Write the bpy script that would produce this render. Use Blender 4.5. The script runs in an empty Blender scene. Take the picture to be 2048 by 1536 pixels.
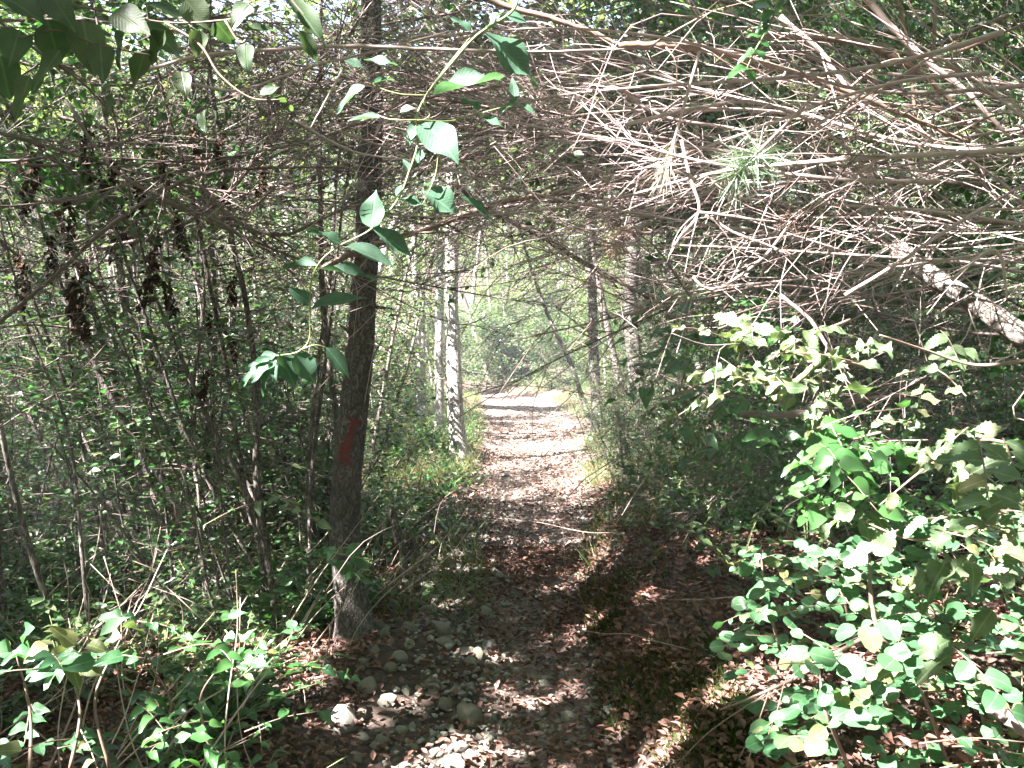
import bpy, math, numpy as np
from mathutils import Vector, Matrix, noise as mnoise

rng = np.random.default_rng(11)
C = bpy.context.scene.collection
R = math.radians

# ------------------------------------------------------------------ camera
EYE = 1.55
F = 1926.0                      # focal length in pixels of the 2048-wide photograph
PITCH = R(2.6)
cam_d = bpy.data.cameras.new("camera")
cam_d.sensor_width = 36.0
cam_d.lens = 36.0 * F / 2048.0
cam_d.clip_start = 0.05
cam_d.clip_end = 1500.0
cam = bpy.data.objects.new("camera", cam_d)
C.objects.link(cam)
cam.location = (0, 0, EYE)
cam.rotation_euler = (math.pi / 2 - PITCH, 0, 0)
bpy.context.scene.camera = cam

# ------------------------------------------------------------------ light
SUN_EL = R(46)
SUN_AZ = np.array([-0.87, -0.5])                       # towards the sun: left and a little behind
SUN = np.array([SUN_AZ[0] * math.cos(SUN_EL), SUN_AZ[1] * math.cos(SUN_EL), math.sin(SUN_EL)])
SUN /= np.linalg.norm(SUN)
world = bpy.data.worlds.new("World")
bpy.context.scene.world = world
world.use_nodes = True
wn = world.node_tree.nodes
sky = wn.new("ShaderNodeTexSky")
sky.sky_type = 'NISHITA'
sky.sun_disc = False
sky.sun_elevation = SUN_EL
sky.sun_rotation = math.atan2(SUN[0], SUN[1])
wn["Background"].inputs[1].default_value = 0.05
world.node_tree.links.new(sky.outputs[0], wn["Background"].inputs[0])
sun_d = bpy.data.lights.new("sun", 'SUN')
sun_d.energy = 5.0
sun_d.angle = R(0.5)
sun_d.color = (1.0, 0.985, 0.97)
sun = bpy.data.objects.new("sun", sun_d)
C.objects.link(sun)
sun.rotation_euler = Vector(SUN).to_track_quat('Z', 'Y').to_euler()
sun.location = (-20, -12, 30)

sc = bpy.context.scene
sc.view_settings.view_transform = 'Standard'
sc.view_settings.look = 'None'
sc.view_settings.gamma = 1.0
sc.view_settings.use_curve_mapping = False
sc.view_settings.exposure = 4.05
sc.render.engine = 'CYCLES'
sc.cycles.max_bounces = 7
sc.cycles.diffuse_bounces = 2
sc.cycles.glossy_bounces = 2
sc.cycles.transmission_bounces = 4
sc.cycles.transparent_max_bounces = 4
sc.cycles.use_denoising = True
sc.cycles.sample_clamp_indirect = 6.0

# ------------------------------------------------------------------ pixel <-> place
CP, SP = math.cos(PITCH), math.sin(PITCH)
FWD = np.array([0, CP, -SP])
UP = np.array([0, SP, CP])
RIGHT = np.array([1.0, 0, 0])
EYEP = np.array([0, 0, EYE])

def W(px, py, d):
    return EYEP + d * (FWD + (px - 1024) / F * RIGHT + (768 - py) / F * UP)

# ------------------------------------------------------------------ terrain
_g = np.random.default_rng(5).random((256, 256))
def vnoise(x, y):
    x = np.asarray(x, float) + 1000.0; y = np.asarray(y, float) + 1000.0
    xi = np.floor(x).astype(int); yi = np.floor(y).astype(int)
    fx = x - xi; fy = y - yi
    fx = fx * fx * (3 - 2 * fx); fy = fy * fy * (3 - 2 * fy)
    a = _g[xi % 256, yi % 256]; b = _g[(xi + 1) % 256, yi % 256]
    c = _g[xi % 256, (yi + 1) % 256]; d = _g[(xi + 1) % 256, (yi + 1) % 256]
    return (a * (1 - fx) + b * fx) * (1 - fy) + (c * (1 - fx) + d * fx) * fy - 0.5

def sm(a, b, x):
    t = np.clip((np.asarray(x, float) - a) / (b - a), 0, 1)
    return t * t * (3 - 2 * t)

def xc(y):
    return np.interp(y, [-8, 0, 3.5, 4.8, 6.35, 8, 11, 16, 25, 27, 30, 36, 60], [-.1, .05, .10, .10, .13, .21, .20, 0.42, 0.05, -.9, -3.4, -10, -26])
def hw(y):
    return np.interp(y, [0, 3.5, 4.8, 6.35, 8, 11, 16, 25, 60], [.24, .25, .28, .33, .39, .62, .9, .9, .9])

def height(x, y):
    x = np.asarray(x, float); y = np.asarray(y, float)
    u = x - xc(y); w = hw(y)
    left = np.clip(-u - w, 0, None); right = np.clip(u - w, 0, None)
    near = 1 - sm(6.5, 11, y)
    edge = 0.09 * vnoise(y * 1.6, y * 0 + 3.7) + .05 * vnoise(x * 4, y * 4)
    z = 0.05 * np.minimum(np.abs(u) / w, 1.0) ** 2
    step = 0.24 * near + 0.07 * (1 - near)
    wid = 0.24 * near + 0.6 * (1 - near)
    z = z + step * np.clip((right + edge * near) / wid, 0, 1) ** 1.3 * (right > 0) + 0.15 * np.minimum(right, 7)
    z = z + 0.025 * sm(0, .3, left) - 0.10 * np.clip(left - 0.4, 0, 5) + 0.05 * np.clip(left - 6, 0, 40)
    z = z + 0.24 * np.clip(y - 31, 0, 45)
    off = np.clip((left + right) / 0.4, 0, 1)
    z = z + off * (0.16 * vnoise(x * .9, y * .9) + 0.08 * vnoise(x * 2.7, y * 2.7)) + 0.018 * vnoise(x * 6, y * 6) + 0.008 * vnoise(x * 15, y * 15)
    return z

def h1(x, y):
    return float(height(x, y))

def G(px, py):
    """the ground point seen at a pixel of the photograph"""
    d = np.arange(1.5, 90, 0.02)
    p = EYEP[None] + d[:, None] * (FWD + (px - 1024) / F * RIGHT + (768 - py) / F * UP)[None]
    below = p[:, 2] < height(p[:, 0], p[:, 1])
    k = int(np.argmax(below)) if below.any() else len(d) - 1
    return p[k]

# ------------------------------------------------------------------ mesh builder
def mesh_from(name, verts, faces, mats, uvs=None, midx=None, smooth=True):
    me = bpy.data.meshes.new(name)
    verts = np.ascontiguousarray(verts, np.float32)
    me.vertices.add(len(verts))
    me.vertices.foreach_set("co", verts.ravel())
    lv = np.concatenate([f.ravel() for f in faces]).astype(np.int32)
    tot = np.concatenate([np.full(len(f), f.shape[1], np.int32) for f in faces])
    st = np.concatenate([[0], np.cumsum(tot)[:-1]]).astype(np.int32)
    me.loops.add(len(lv)); me.loops.foreach_set("vertex_index", lv)
    me.polygons.add(len(tot))
    me.polygons.foreach_set("loop_start", st)
    me.polygons.foreach_set("loop_total", tot)
    me.polygons.foreach_set("use_smooth", np.full(len(tot), smooth, bool))
    if midx is not None:
        me.polygons.foreach_set("material_index", np.concatenate(midx).astype(np.int32))
    if uvs is not None:
        ul = me.uv_layers.new(name="UVMap")
        ul.data.foreach_set("uv", np.ascontiguousarray(uvs[lv], np.float32).ravel())
    me.update(calc_edges=True)
    for m in (mats if isinstance(mats, (list, tuple)) else [mats]):
        me.materials.append(m)
    return me

class MB:
    def __init__(self):
        self.v = []; self.f = []; self.uv = []; self.m = []; self.n = 0
    def add(self, v, faces, uv=None, mi=0):
        v = np.asarray(v, float)
        self.v.append(v)
        self.uv.append(np.zeros((len(v), 2)) if uv is None else np.asarray(uv, float))
        for f in faces:
            f = np.asarray(f)
            if len(f):
                self.f.append(f + self.n); self.m.append(np.full(len(f), mi))
        self.n += len(v)
    def mesh(self, name, mats, origin=None, smooth=True):
        v = np.concatenate(self.v)
        if origin is not None:
            v = v - np.asarray(origin)[None]
        return mesh_from(name, v, self.f, mats, np.concatenate(self.uv), self.m, smooth)

def catmull(pts, sub=5):
    p = np.asarray(pts, float)
    if len(p) < 3:
        t = np.linspace(0, 1, sub + 1)[:, None]
        return p[0] * (1 - t) + p[-1] * t
    q = np.vstack([2 * p[0] - p[1], p, 2 * p[-1] - p[-2]])
    out = []
    t = np.linspace(0, 1, sub, endpoint=False)[:, None]
    for i in range(1, len(q) - 2):
        a, b, c, d = q[i - 1], q[i], q[i + 1], q[i + 2]
        out.append(0.5 * (2 * b + (c - a) * t + (2 * a - 5 * b + 4 * c - d) * t ** 2 + (3 * b - a - 3 * c + d) * t ** 3))
    out.append(p[-1:])
    return np.vstack(out)

def tube(mb, pts, rad, n=6, rough=0.0, mi=0, fz=1.0):
    p = np.asarray(pts, float); k = len(p)
    rad = np.broadcast_to(np.asarray(rad, float), (k,)) if np.ndim(rad) == 0 else np.interp(np.linspace(0, 1, k), np.linspace(0, 1, len(rad)), rad)
    t = np.gradient(p, axis=0); t /= np.linalg.norm(t, axis=1)[:, None] + 1e-9
    a = t.mean(0); ref = np.eye(3)[int(np.argmin(np.abs(a)))]
    nn = ref - (t @ ref)[:, None] * t
    nn /= np.linalg.norm(nn, axis=1)[:, None] + 1e-9
    bb = np.cross(t, nn)
    ang = np.linspace(0, 2 * np.pi, n, endpoint=False)
    rr = np.repeat(rad[:, None], n, 1)
    if rough:
        L = np.cumsum(np.r_[0, np.linalg.norm(np.diff(p, axis=0), axis=1)])
        A, B = np.meshgrid(ang, L)
        sd = rng.random() * 90
        rr = rr * (1 + rough * (vnoise(np.cos(A) * 1.3 + sd, B * 5 * fz + np.sin(A) * 1.3) * 1.2 + vnoise(np.cos(A) * 4 + sd, B * 16 * fz + np.sin(A) * 4) * 0.8))
    v = p[:, None] + rr[..., None] * (np.cos(ang)[None, :, None] * nn[:, None] + np.sin(ang)[None, :, None] * bb[:, None])
    v = v.reshape(-1, 3)
    i = np.arange(k - 1)[:, None] * n; j = np.arange(n)[None]
    q = np.stack([i + j, i + (j + 1) % n, i + n + (j + 1) % n, i + n + j], -1).reshape(-1, 4)
    caps = [np.arange(n)[::-1][None], ((k - 1) * n + np.arange(n))[None]]
    mb.add(v, [q] + caps, None, mi)

# ------------------------------------------------------------------ leaves
def leaf_template(kind, nseg=6, fold=0.18, curl=-0.12, wave=0.0):
    if kind == 'diamond':
        v = np.array([[0, 0, 0], [.5, .45, fold * .5], [0, 1, curl], [-.5, .45, fold * .5]])
        return v, [np.array([[0, 1, 2], [0, 2, 3]])], np.array([[.5, 0], [1, .45], [.5, 1], [0, .45]])
    t = np.linspace(0, 1, nseg + 1)
    if kind == 'lance':
        w = np.sin(np.pi * t ** 0.72) ** 0.95 * (1 - 0.25 * t)
    elif kind == 'ovate':
        w = np.sin(np.pi * t ** 0.6) ** 0.85
    elif kind == 'round':
        w = np.sqrt(np.clip(1 - (2 * t ** 0.95 - 1) ** 2, 0, 1))
    elif kind == 'serrate':
        w = np.sin(np.pi * t ** 0.66) ** 0.75
        w[1:-1] *= np.where(np.arange(1, nseg) % 2 == 0, 1.04, 0.86)
    w = w / w.max()
    v = [[0, 0, 0]]; uv = [[.5, 0]]
    for i in range(1, nseg):
        for j in (-1, 0, 1):
            tooth = 0.03 * abs(j) if (kind == 'serrate' and i % 2 == 0) else 0
            v.append([j * .5 * w[i], t[i] + tooth, fold * abs(j) * .5 * w[i] + curl * t[i] ** 2 + wave * j * math.sin(t[i] * 9) * .1])
            uv.append([.5 + .5 * j * w[i], t[i]])
    v.append([0, 1, curl]); uv.append([.5, 1])
    tip = len(v) - 1
    q = []; tr = [[0, 2, 1], [0, 3, 2]]
    for i in range(nseg - 2):
        b = 1 + 3 * i
        q += [[b, b + 1, b + 4, b + 3], [b + 1, b + 2, b + 5, b + 4]]
    b = 1 + 3 * (nseg - 2)
    tr += [[b, b + 1, tip], [b + 1, b + 2, tip]]
    return np.array(v, float), [np.array(tr), np.array(q).reshape(-1, 4)], np.array(uv, float)

def unit(a):
    return a / (np.linalg.norm(a, axis=-1, keepdims=True) + 1e-9)

def leaves(mb, tmpl, pos, d, up, length, width, mi=0):
    v, fs, uv = tmpl
    pos = np.atleast_2d(pos); N = len(pos)
    if N == 0:
        return
    d = unit(np.broadcast_to(d, (N, 3)).astype(float)); up = np.broadcast_to(up, (N, 3)).astype(float)
    x = unit(np.cross(d, up)); z = np.cross(x, d)
    L = np.broadcast_to(np.asarray(length, float), (N,)); Wd = np.broadcast_to(np.asarray(width, float), (N,))
    V = (pos[:, None] + x[:, None] * (v[None, :, 0:1] * Wd[:, None, None]) + d[:, None] * (v[None, :, 1:2] * L[:, None, None])
         + z[:, None] * (v[None, :, 2:3] * L[:, None, None]))
    k = len(v); off = (np.arange(N) * k)[:, None, None]
    mb.add(V.reshape(-1, 3), [(f[None] + off).reshape(-1, f.shape[1]) for f in fs if len(f)], np.tile(uv, (N, 1)), mi)

def rand_dirs(n, zmean=0.0, zs=0.4):
    a = rng.random(n) * 2 * np.pi
    return unit(np.stack([np.cos(a), np.sin(a), rng.normal(zmean, zs, n)], -1))

T_DIA = leaf_template('diamond')
T_OV = leaf_template('ovate', 4)
T_OVH = leaf_template('ovate', 8, wave=.5)
T_LAN = leaf_template('lance', 10, fold=.22, curl=-.16, wave=.5)
T_RND = leaf_template('round', 7, fold=.08, curl=-.06)
T_SER = leaf_template('serrate', 17, fold=.12, curl=-.14, wave=.8)
T_DRY = leaf_template('ovate', 4, fold=.7, curl=.35)

# ------------------------------------------------------------------ materials
def new_mat(name):
    m = bpy.data.materials.new(name); m.use_nodes = True
    nt = m.node_tree
    return m, nt, nt.nodes["Principled BSDF"], nt.nodes["Material Output"]

def nd(nt, t, **kw):
    n = nt.nodes.new(t)
    for k, v in kw.items():
        setattr(n, k, v)
    return n

def ramp(nt, fac, stops):
    r = nd(nt, "ShaderNodeValToRGB")
    e = r.color_ramp.elements
    e[0].position, e[0].color = stops[0][0], (*stops[0][1], 1)
    e[1].position, e[1].color = stops[-1][0], (*stops[-1][1], 1)
    for p, c in stops[1:-1]:
        x = e.new(p); x.color = (*c, 1)
    nt.links.new(fac, r.inputs[0])
    return r.outputs[0]

def leaf_mat(name, cols, trans=0.4, rough=0.38, veins=False, tcol=1.5, spec=0.5):
    m, nt, p, out = new_mat(name)
    geo = nd(nt, "ShaderNodeNewGeometry")
    oi = nd(nt, "ShaderNodeObjectInfo")
    add = nd(nt, "ShaderNodeMath", operation='ADD'); add.use_clamp = False
    nt.links.new(geo.outputs["Random Per Island"], add.inputs[0])
    mul = nd(nt, "ShaderNodeMath", operation='MULTIPLY'); mul.inputs[1].default_value = 0.35
    nt.links.new(oi.outputs["Random"], mul.inputs[0])
    nt.links.new(mul.outputs[0], add.inputs[1])
    fr = nd(nt, "ShaderNodeMath", operation='FRACT'); nt.links.new(add.outputs[0], fr.inputs[0])
    n = len(cols)
    col = ramp(nt, fr.outputs[0], [(i / (n - 1), c) for i, c in enumerate(cols)])
    if veins:
        uv = nd(nt, "ShaderNodeUVMap")
        sp = nd(nt, "ShaderNodeSeparateXYZ"); nt.links.new(uv.outputs[0], sp.inputs[0])
        a = nd(nt, "ShaderNodeMath", operation='SUBTRACT'); a.inputs[1].default_value = .5
        nt.links.new(sp.outputs[0], a.inputs[0])
        ab = nd(nt, "ShaderNodeMath", operation='ABSOLUTE'); nt.links.new(a.outputs[0], ab.inputs[0])
        mid = nd(nt, "ShaderNodeMapRange"); mid.inputs[1].default_value = .012; mid.inputs[2].default_value = .05
        mid.inputs[3].default_value = 1; mid.inputs[4].default_value = 0
        nt.links.new(ab.outputs[0], mid.inputs[0])
        c1 = nd(nt, "ShaderNodeMath", operation='MULTIPLY_ADD'); c1.inputs[1].default_value = -9; nt.links.new(ab.outputs[0], c1.inputs[0])
        c2 = nd(nt, "ShaderNodeMath", operation='MULTIPLY'); c2.inputs[1].default_value = 13; nt.links.new(sp.outputs[1], c2.inputs[0])
        nt.links.new(c2.outputs[0], c1.inputs[2])
        pp = nd(nt, "ShaderNodeMath", operation='PINGPONG'); pp.inputs[1].default_value = .5; nt.links.new(c1.outputs[0], pp.inputs[0])
        sv = nd(nt, "ShaderNodeMapRange"); sv.inputs[1].default_value = 0; sv.inputs[2].default_value = .12
        sv.inputs[3].default_value = .55; sv.inputs[4].default_value = 0
        nt.links.new(pp.outputs[0], sv.inputs[0])
        mx = nd(nt, "ShaderNodeMath", operation='MAXIMUM'); nt.links.new(mid.outputs[0], mx.inputs[0]); nt.links.new(sv.outputs[0], mx.inputs[1])
        mc = nd(nt, "ShaderNodeMix", data_type='RGBA'); nt.links.new(mx.outputs[0], mc.inputs[0])
        nt.links.new(col, mc.inputs[6])
        br = nd(nt, "ShaderNodeMix", data_type='RGBA', blend_type='MULTIPLY'); br.inputs[0].default_value = 1
        nt.links.new(col, br.inputs[6]); br.inputs[7].default_value = (1.7, 1.6, 1.6, 1)
        nt.links.new(br.outputs[2], mc.inputs[7])
        # blotches
        nz = nd(nt, "ShaderNodeTexNoise"); nz.inputs["Scale"].default_value = 60
        tc = nd(nt, "ShaderNodeTexCoord"); nt.links.new(tc.outputs["Object"], nz.inputs["Vector"])
        hs = nd(nt, "ShaderNodeHueSaturation"); mr = nd(nt, "ShaderNodeMapRange")
        mr.inputs[3].default_value = .7; mr.inputs[4].default_value = 1.3
        nt.links.new(nz.outputs[0], mr.inputs[0]); nt.links.new(mr.outputs[0], hs.inputs["Value"]); nt.links.new(mc.outputs[2], hs.inputs["Color"])
        col = hs.outputs[0]
        bm = nd(nt, "ShaderNodeBump"); bm.inputs["Strength"].default_value = .35; bm.inputs["Distance"].default_value = .002
        iv = nd(nt, "ShaderNodeMath", operation='MULTIPLY'); iv.inputs[1].default_value = -1; nt.links.new(mx.outputs[0], iv.inputs[0])
        nt.links.new(iv.outputs[0], bm.inputs["Height"]); nt.links.new(bm.outputs[0], p.inputs["Normal"])
    nt.links.new(col, p.inputs["Base Color"])
    p.inputs["Roughness"].default_value = rough
    p.inputs["Specular IOR Level"].default_value = spec
    tr = nd(nt, "ShaderNodeBsdfTranslucent")
    tm = nd(nt, "ShaderNodeMix", data_type='RGBA', blend_type='MULTIPLY'); tm.inputs[0].default_value = 1
    nt.links.new(col, tm.inputs[6]); tm.inputs[7].default_value = (1.05 * tcol, 1.22 * tcol, .62 * tcol, 1)
    nt.links.new(tm.outputs[2], tr.inputs[0])
    mix = nd(nt, "ShaderNodeMixShader"); mix.inputs[0].default_value = trans
    nt.links.new(p.outputs[0], mix.inputs[1]); nt.links.new(tr.outputs[0], mix.inputs[2])
    nt.links.new(mix.outputs[0], out.inputs[0])
    return m

def bark_mat(name, pale, dark, scale=14, stretch=.35, crack=.35, bump=.6, moss=None, rough=.85):
    m, nt, p, out = new_mat(name)
    tc = nd(nt, "ShaderNodeTexCoord")
    mp = nd(nt, "ShaderNodeMapping"); mp.inputs["Scale"].default_value = (1, 1, stretch)
    nt.links.new(tc.outputs["Object"], mp.inputs[0])
    vo = nd(nt, "ShaderNodeTexVoronoi"); vo.feature = 'DISTANCE_TO_EDGE'; vo.inputs["Scale"].default_value = scale
    nz0 = nd(nt, "ShaderNodeTexNoise"); nz0.inputs["Scale"].default_value = scale * .8; nz0.inputs["Detail"].default_value = 4
    nt.links.new(mp.outputs[0], nz0.inputs["Vector"])
    mxv = nd(nt, "ShaderNodeMix", data_type='VECTOR'); mxv.inputs[0].default_value = .12
    nt.links.new(mp.outputs[0], mxv.inputs[4]); nt.links.new(nz0.outputs["Color"], mxv.inputs[5])
    nt.links.new(mxv.outputs[1], vo.inputs["Vector"])
    nz = nd(nt, "ShaderNodeTexNoise"); nz.inputs["Scale"].default_value = scale * 2.5; nz.inputs["Detail"].default_value = 8; nz.inputs["Roughness"].default_value = .7
    nt.links.new(mp.outputs[0], nz.inputs["Vector"])
    cr = nd(nt, "ShaderNodeMapRange"); cr.inputs[2].default_value = crack
    nt.links.new(vo.outputs["Distance"], cr.inputs[0])
    mu = nd(nt, "ShaderNodeMath", operation='MULTIPLY'); nt.links.new(cr.outputs[0], mu.inputs[0])
    mr = nd(nt, "ShaderNodeMapRange"); mr.inputs[1].default_value = .3; mr.inputs[2].default_value = .62; nt.links.new(nz.outputs[0], mr.inputs[0])
    ad = nd(nt, "ShaderNodeMath", operation='MULTIPLY_ADD'); ad.inputs[1].default_value = .65; ad.inputs[2].default_value = .35
    nt.links.new(mr.outputs[0], ad.inputs[0]); nt.links.new(ad.outputs[0], mu.inputs[1])
    col = ramp(nt, mu.outputs[0], [(0, dark), (.35, tuple(.55 * a + .45 * b for a, b in zip(dark, pale))), (1, pale)])
    # broad tone changes
    big = nd(nt, "ShaderNodeTexNoise"); big.inputs["Scale"].default_value = 2.3; big.inputs["Detail"].default_value = 5
    nt.links.new(tc.outputs["Object"], big.inputs["Vector"])
    oi = nd(nt, "ShaderNodeObjectInfo")
    hs = nd(nt, "ShaderNodeHueSaturation")
    bm_ = nd(nt, "ShaderNodeMapRange"); bm_.inputs[1].default_value = .3; bm_.inputs[2].default_value = .7
    bm_.inputs[3].default_value = .6; bm_.inputs[4].default_value = 1.25
    nt.links.new(big.outputs[0], bm_.inputs[0])
    nt.links.new(bm_.outputs[0], hs.inputs["Value"]); nt.links.new(col, hs.inputs["Color"])
    col = hs.outputs[0]
    if moss:
        mm = nd(nt, "ShaderNodeMix", data_type='RGBA'); mm.inputs[7].default_value = (*moss, 1)
        m2 = nd(nt, "ShaderNodeMapRange"); m2.inputs[1].default_value = .5; m2.inputs[2].default_value = .68
        n3 = nd(nt, "ShaderNodeTexNoise"); n3.inputs["Scale"].default_value = 5; n3.inputs["Detail"].default_value = 6
        nt.links.new(tc.outputs["Object"], n3.inputs["Vector"])
        nt.links.new(n3.outputs[0], m2.inputs[0]); nt.links.new(m2.outputs[0], mm.inputs[0]); nt.links.new(col, mm.inputs[6])
        col = mm.outputs[2]
    nt.links.new(col, p.inputs["Base Color"])
    p.inputs["Roughness"].default_value = rough
    b = nd(nt, "ShaderNodeBump"); b.inputs["Strength"].default_value = bump; b.inputs["Distance"].default_value = .01
    nt.links.new(mu.outputs[0], b.inputs["Height"]); nt.links.new(b.outputs[0], p.inputs["Normal"])
    return m

def twig_mat(name, c1, c2, rough=.6):
    m, nt, p, out = new_mat(name)
    tc = nd(nt, "ShaderNodeTexCoord"); geo = nd(nt, "ShaderNodeNewGeometry")
    nz = nd(nt, "ShaderNodeTexNoise"); nz.inputs["Scale"].default_value = 35; nz.inputs["Detail"].default_value = 5
    nt.links.new(tc.outputs["Object"], nz.inputs["Vector"])
    a = nd(nt, "ShaderNodeMath", operation='MULTIPLY_ADD'); a.inputs[1].default_value = .6
    nt.links.new(geo.outputs["Random Per Island"], a.inputs[0])
    s = nd(nt, "ShaderNodeMath", operation='MULTIPLY'); s.inputs[1].default_value = .6; nt.links.new(nz.outputs[0], s.inputs[0])
    nt.links.new(s.outputs[0], a.inputs[2])
    nt.links.new(ramp(nt, a.outputs[0], [(.15, c1), (.85, c2)]), p.inputs["Base Color"])
    p.inputs["Roughness"].default_value = rough
    b = nd(nt, "ShaderNodeBump"); b.inputs["Strength"].default_value = .4; b.inputs["Distance"].default_value = .004
    nt.links.new(nz.outputs[0], b.inputs["Height"]); nt.links.new(b.outputs[0], p.inputs["Normal"])
    return m

def ground_mat(name, cols, scale=9):
    m, nt, p, out = new_mat(name)
    tc = nd(nt, "ShaderNodeTexCoord")
    n1 = nd(nt, "ShaderNodeTexNoise"); n1.inputs["Scale"].default_value = scale; n1.inputs["Detail"].default_value = 10; n1.inputs["Roughness"].default_value = .75
    n2 = nd(nt, "ShaderNodeTexNoise"); n2.inputs["Scale"].default_value = 1.1; n2.inputs["Detail"].default_value = 4
    vo = nd(nt, "ShaderNodeTexVoronoi"); vo.inputs["Scale"].default_value = scale * 4
    for n in (n1, n2, vo):
        nt.links.new(tc.outputs["Object"], n.inputs["Vector"])
    a = nd(nt, "ShaderNodeMath", operation='MULTIPLY_ADD'); a.inputs[1].default_value = .45
    nt.links.new(n2.outputs[0], a.inputs[0])
    b = nd(nt, "ShaderNodeMath", operation='MULTIPLY_ADD'); b.inputs[1].default_value = .3
    nt.links.new(vo.outputs["Color"], b.inputs[0])
    c = nd(nt, "ShaderNodeMath", operation='MULTIPLY'); c.inputs[1].default_value = .45; nt.links.new(n1.outputs[0], c.inputs[0])
    nt.links.new(c.outputs[0], b.inputs[2]); nt.links.new(b.outputs[0], a.inputs[2])
    k = len(cols)
    nt.links.new(ramp(nt, a.outputs[0], [(.32 + .45 * i / (k - 1), q) for i, q in enumerate(cols)]), p.inputs["Base Color"])
    p.inputs["Roughness"].default_value = .95
    p.inputs["Specular IOR Level"].default_value = .2
    bm = nd(nt, "ShaderNodeBump"); bm.inputs["Strength"].default_value = .9; bm.inputs["Distance"].default_value = .03
    nt.links.new(b.outputs[0], bm.inputs["Height"]); nt.links.new(bm.outputs[0], p.inputs["Normal"])
    return m

M = {}
M['leaf'] = leaf_mat("understorey_leaf", [(.045, .072, .034), (.06, .10, .042), (.085, .13, .05), (.055, .09, .05), (.14, .145, .06)], .36, .3, False, 1.4, .7)
M['leafb'] = leaf_mat("shrub_leaf", [(.03, .085, .025), (.04, .11, .03), (.055, .135, .035), (.045, .10, .04)], .35, .3, False, 1.4, .7)
M['canopy'] = leaf_mat("canopy_leaf", [(.06, .095, .03), (.08, .125, .035), (.11, .145, .042), (.07, .105, .04), (.17, .155, .05)], .5, .4)
M['vine'] = leaf_mat("vine_leaf", [(.05, .105, .062), (.065, .125, .08), (.055, .11, .065)], .3, .5, True, 1.2, .35)
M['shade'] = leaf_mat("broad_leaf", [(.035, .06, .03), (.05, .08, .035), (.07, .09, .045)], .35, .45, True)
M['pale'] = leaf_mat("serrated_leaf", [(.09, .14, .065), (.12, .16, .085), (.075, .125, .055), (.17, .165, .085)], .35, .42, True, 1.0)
M['round'] = leaf_mat("round_leaf", [(.04, .11, .042), (.055, .135, .058), (.045, .12, .05), (.08, .155, .075), (.05, .125, .05), (.17, .165, .07)], .32, .33, True, 1.2, .5)
M['dead'] = leaf_mat("dead_leaf", [(.10, .05, .036), (.17, .08, .06), (.26, .135, .10), (.13, .07, .06), (.32, .20, .16)], .12, .7, False, .8, .2)
M['dark_dead'] = leaf_mat("withered_leaf", [(.035, .022, .016), (.06, .035, .024), (.085, .05, .032)], .1, .8, False, .6, .15)
M['grass'] = leaf_mat("grass_blade", [(.06, .12, .03), (.10, .15, .05), (.20, .18, .09), (.28, .22, .13)], .35, .5)
M['needle'] = leaf_mat("pine_needle", [(.07, .12, .065), (.11, .16, .10), (.16, .20, .14)], .15, .4)
M['dryneedle'] = leaf_mat("dry_needle", [(.24, .17, .12), (.34, .27, .21), (.40, .34, .28)], .15, .5)
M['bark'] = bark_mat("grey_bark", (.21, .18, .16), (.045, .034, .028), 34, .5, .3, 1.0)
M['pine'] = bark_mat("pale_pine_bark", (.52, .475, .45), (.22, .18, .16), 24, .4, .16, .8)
M['sap'] = bark_mat("sapling_bark", (.25, .205, .18), (.055, .04, .034), 30, .3, .3, .5)
M['log'] = bark_mat("log_bark", (.42, .37, .33), (.07, .05, .04), 22, .5, .3, .8)
M['twig'] = twig_mat("dead_twig", (.06, .038, .033), (.185, .125, .112))
M['twigp'] = twig_mat("bleached_twig", (.15, .098, .088), (.42, .31, .288), .45)
M['branch'] = twig_mat("brown_branch", (.09, .055, .038), (.22, .145, .11), .5)
M['stem'] = twig_mat("green_stem", (.12, .16, .05), (.22, .24, .09), .5)
M['straw'] = twig_mat("dry_straw", (.20, .13, .10), (.48, .36, .30), .5)
M['soil'] = ground_mat("forest_soil", [(.02, .014, .011), (.045, .03, .024), (.08, .055, .045), (.12, .085, .07)])
M['path'] = ground_mat("path_earth", [(.06, .034, .028), (.12, .074, .061), (.19, .126, .108), (.30, .22, .195)], 14)

def stone_mat(name, pale, dark, moss):
    m, nt, p, out = new_mat(name)
    tc = nd(nt, "ShaderNodeTexCoord"); oi = nd(nt, "ShaderNodeObjectInfo"); geo = nd(nt, "ShaderNodeNewGeometry")
    n1 = nd(nt, "ShaderNodeTexNoise"); n1.inputs["Scale"].default_value = 30; n1.inputs["Detail"].default_value = 8
    nt.links.new(tc.outputs["Object"], n1.inputs["Vector"])
    col = ramp(nt, n1.outputs[0], [(.3, dark), (.65, pale)])
    mm = nd(nt, "ShaderNodeMix", data_type='RGBA'); mm.inputs[7].default_value = (*moss, 1)
    mr = nd(nt, "ShaderNodeMath", operation='MULTIPLY'); mr.inputs[1].default_value = .75
    ad = nd(nt, "ShaderNodeMath", operation='ADD'); nt.links.new(oi.outputs["Random"], ad.inputs[0]); nt.links.new(geo.outputs["Random Per Island"], ad.inputs[1])
    fr = nd(nt, "ShaderNodeMath", operation='FRACT'); nt.links.new(ad.outputs[0], fr.inputs[0])
    nt.links.new(fr.outputs[0], mr.inputs[0]); nt.links.new(mr.outputs[0], mm.inputs[0]); nt.links.new(col, mm.inputs[6])
    nt.links.new(mm.outputs[2], p.inputs["Base Color"]); p.inputs["Roughness"].default_value = .9
    b = nd(nt, "ShaderNodeBump"); b.inputs["Strength"].default_value = .7; b.inputs["Distance"].default_value = .01
    nt.links.new(n1.outputs[0], b.inputs["Height"]); nt.links.new(b.outputs[0], p.inputs["Normal"])
    return m
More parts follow.
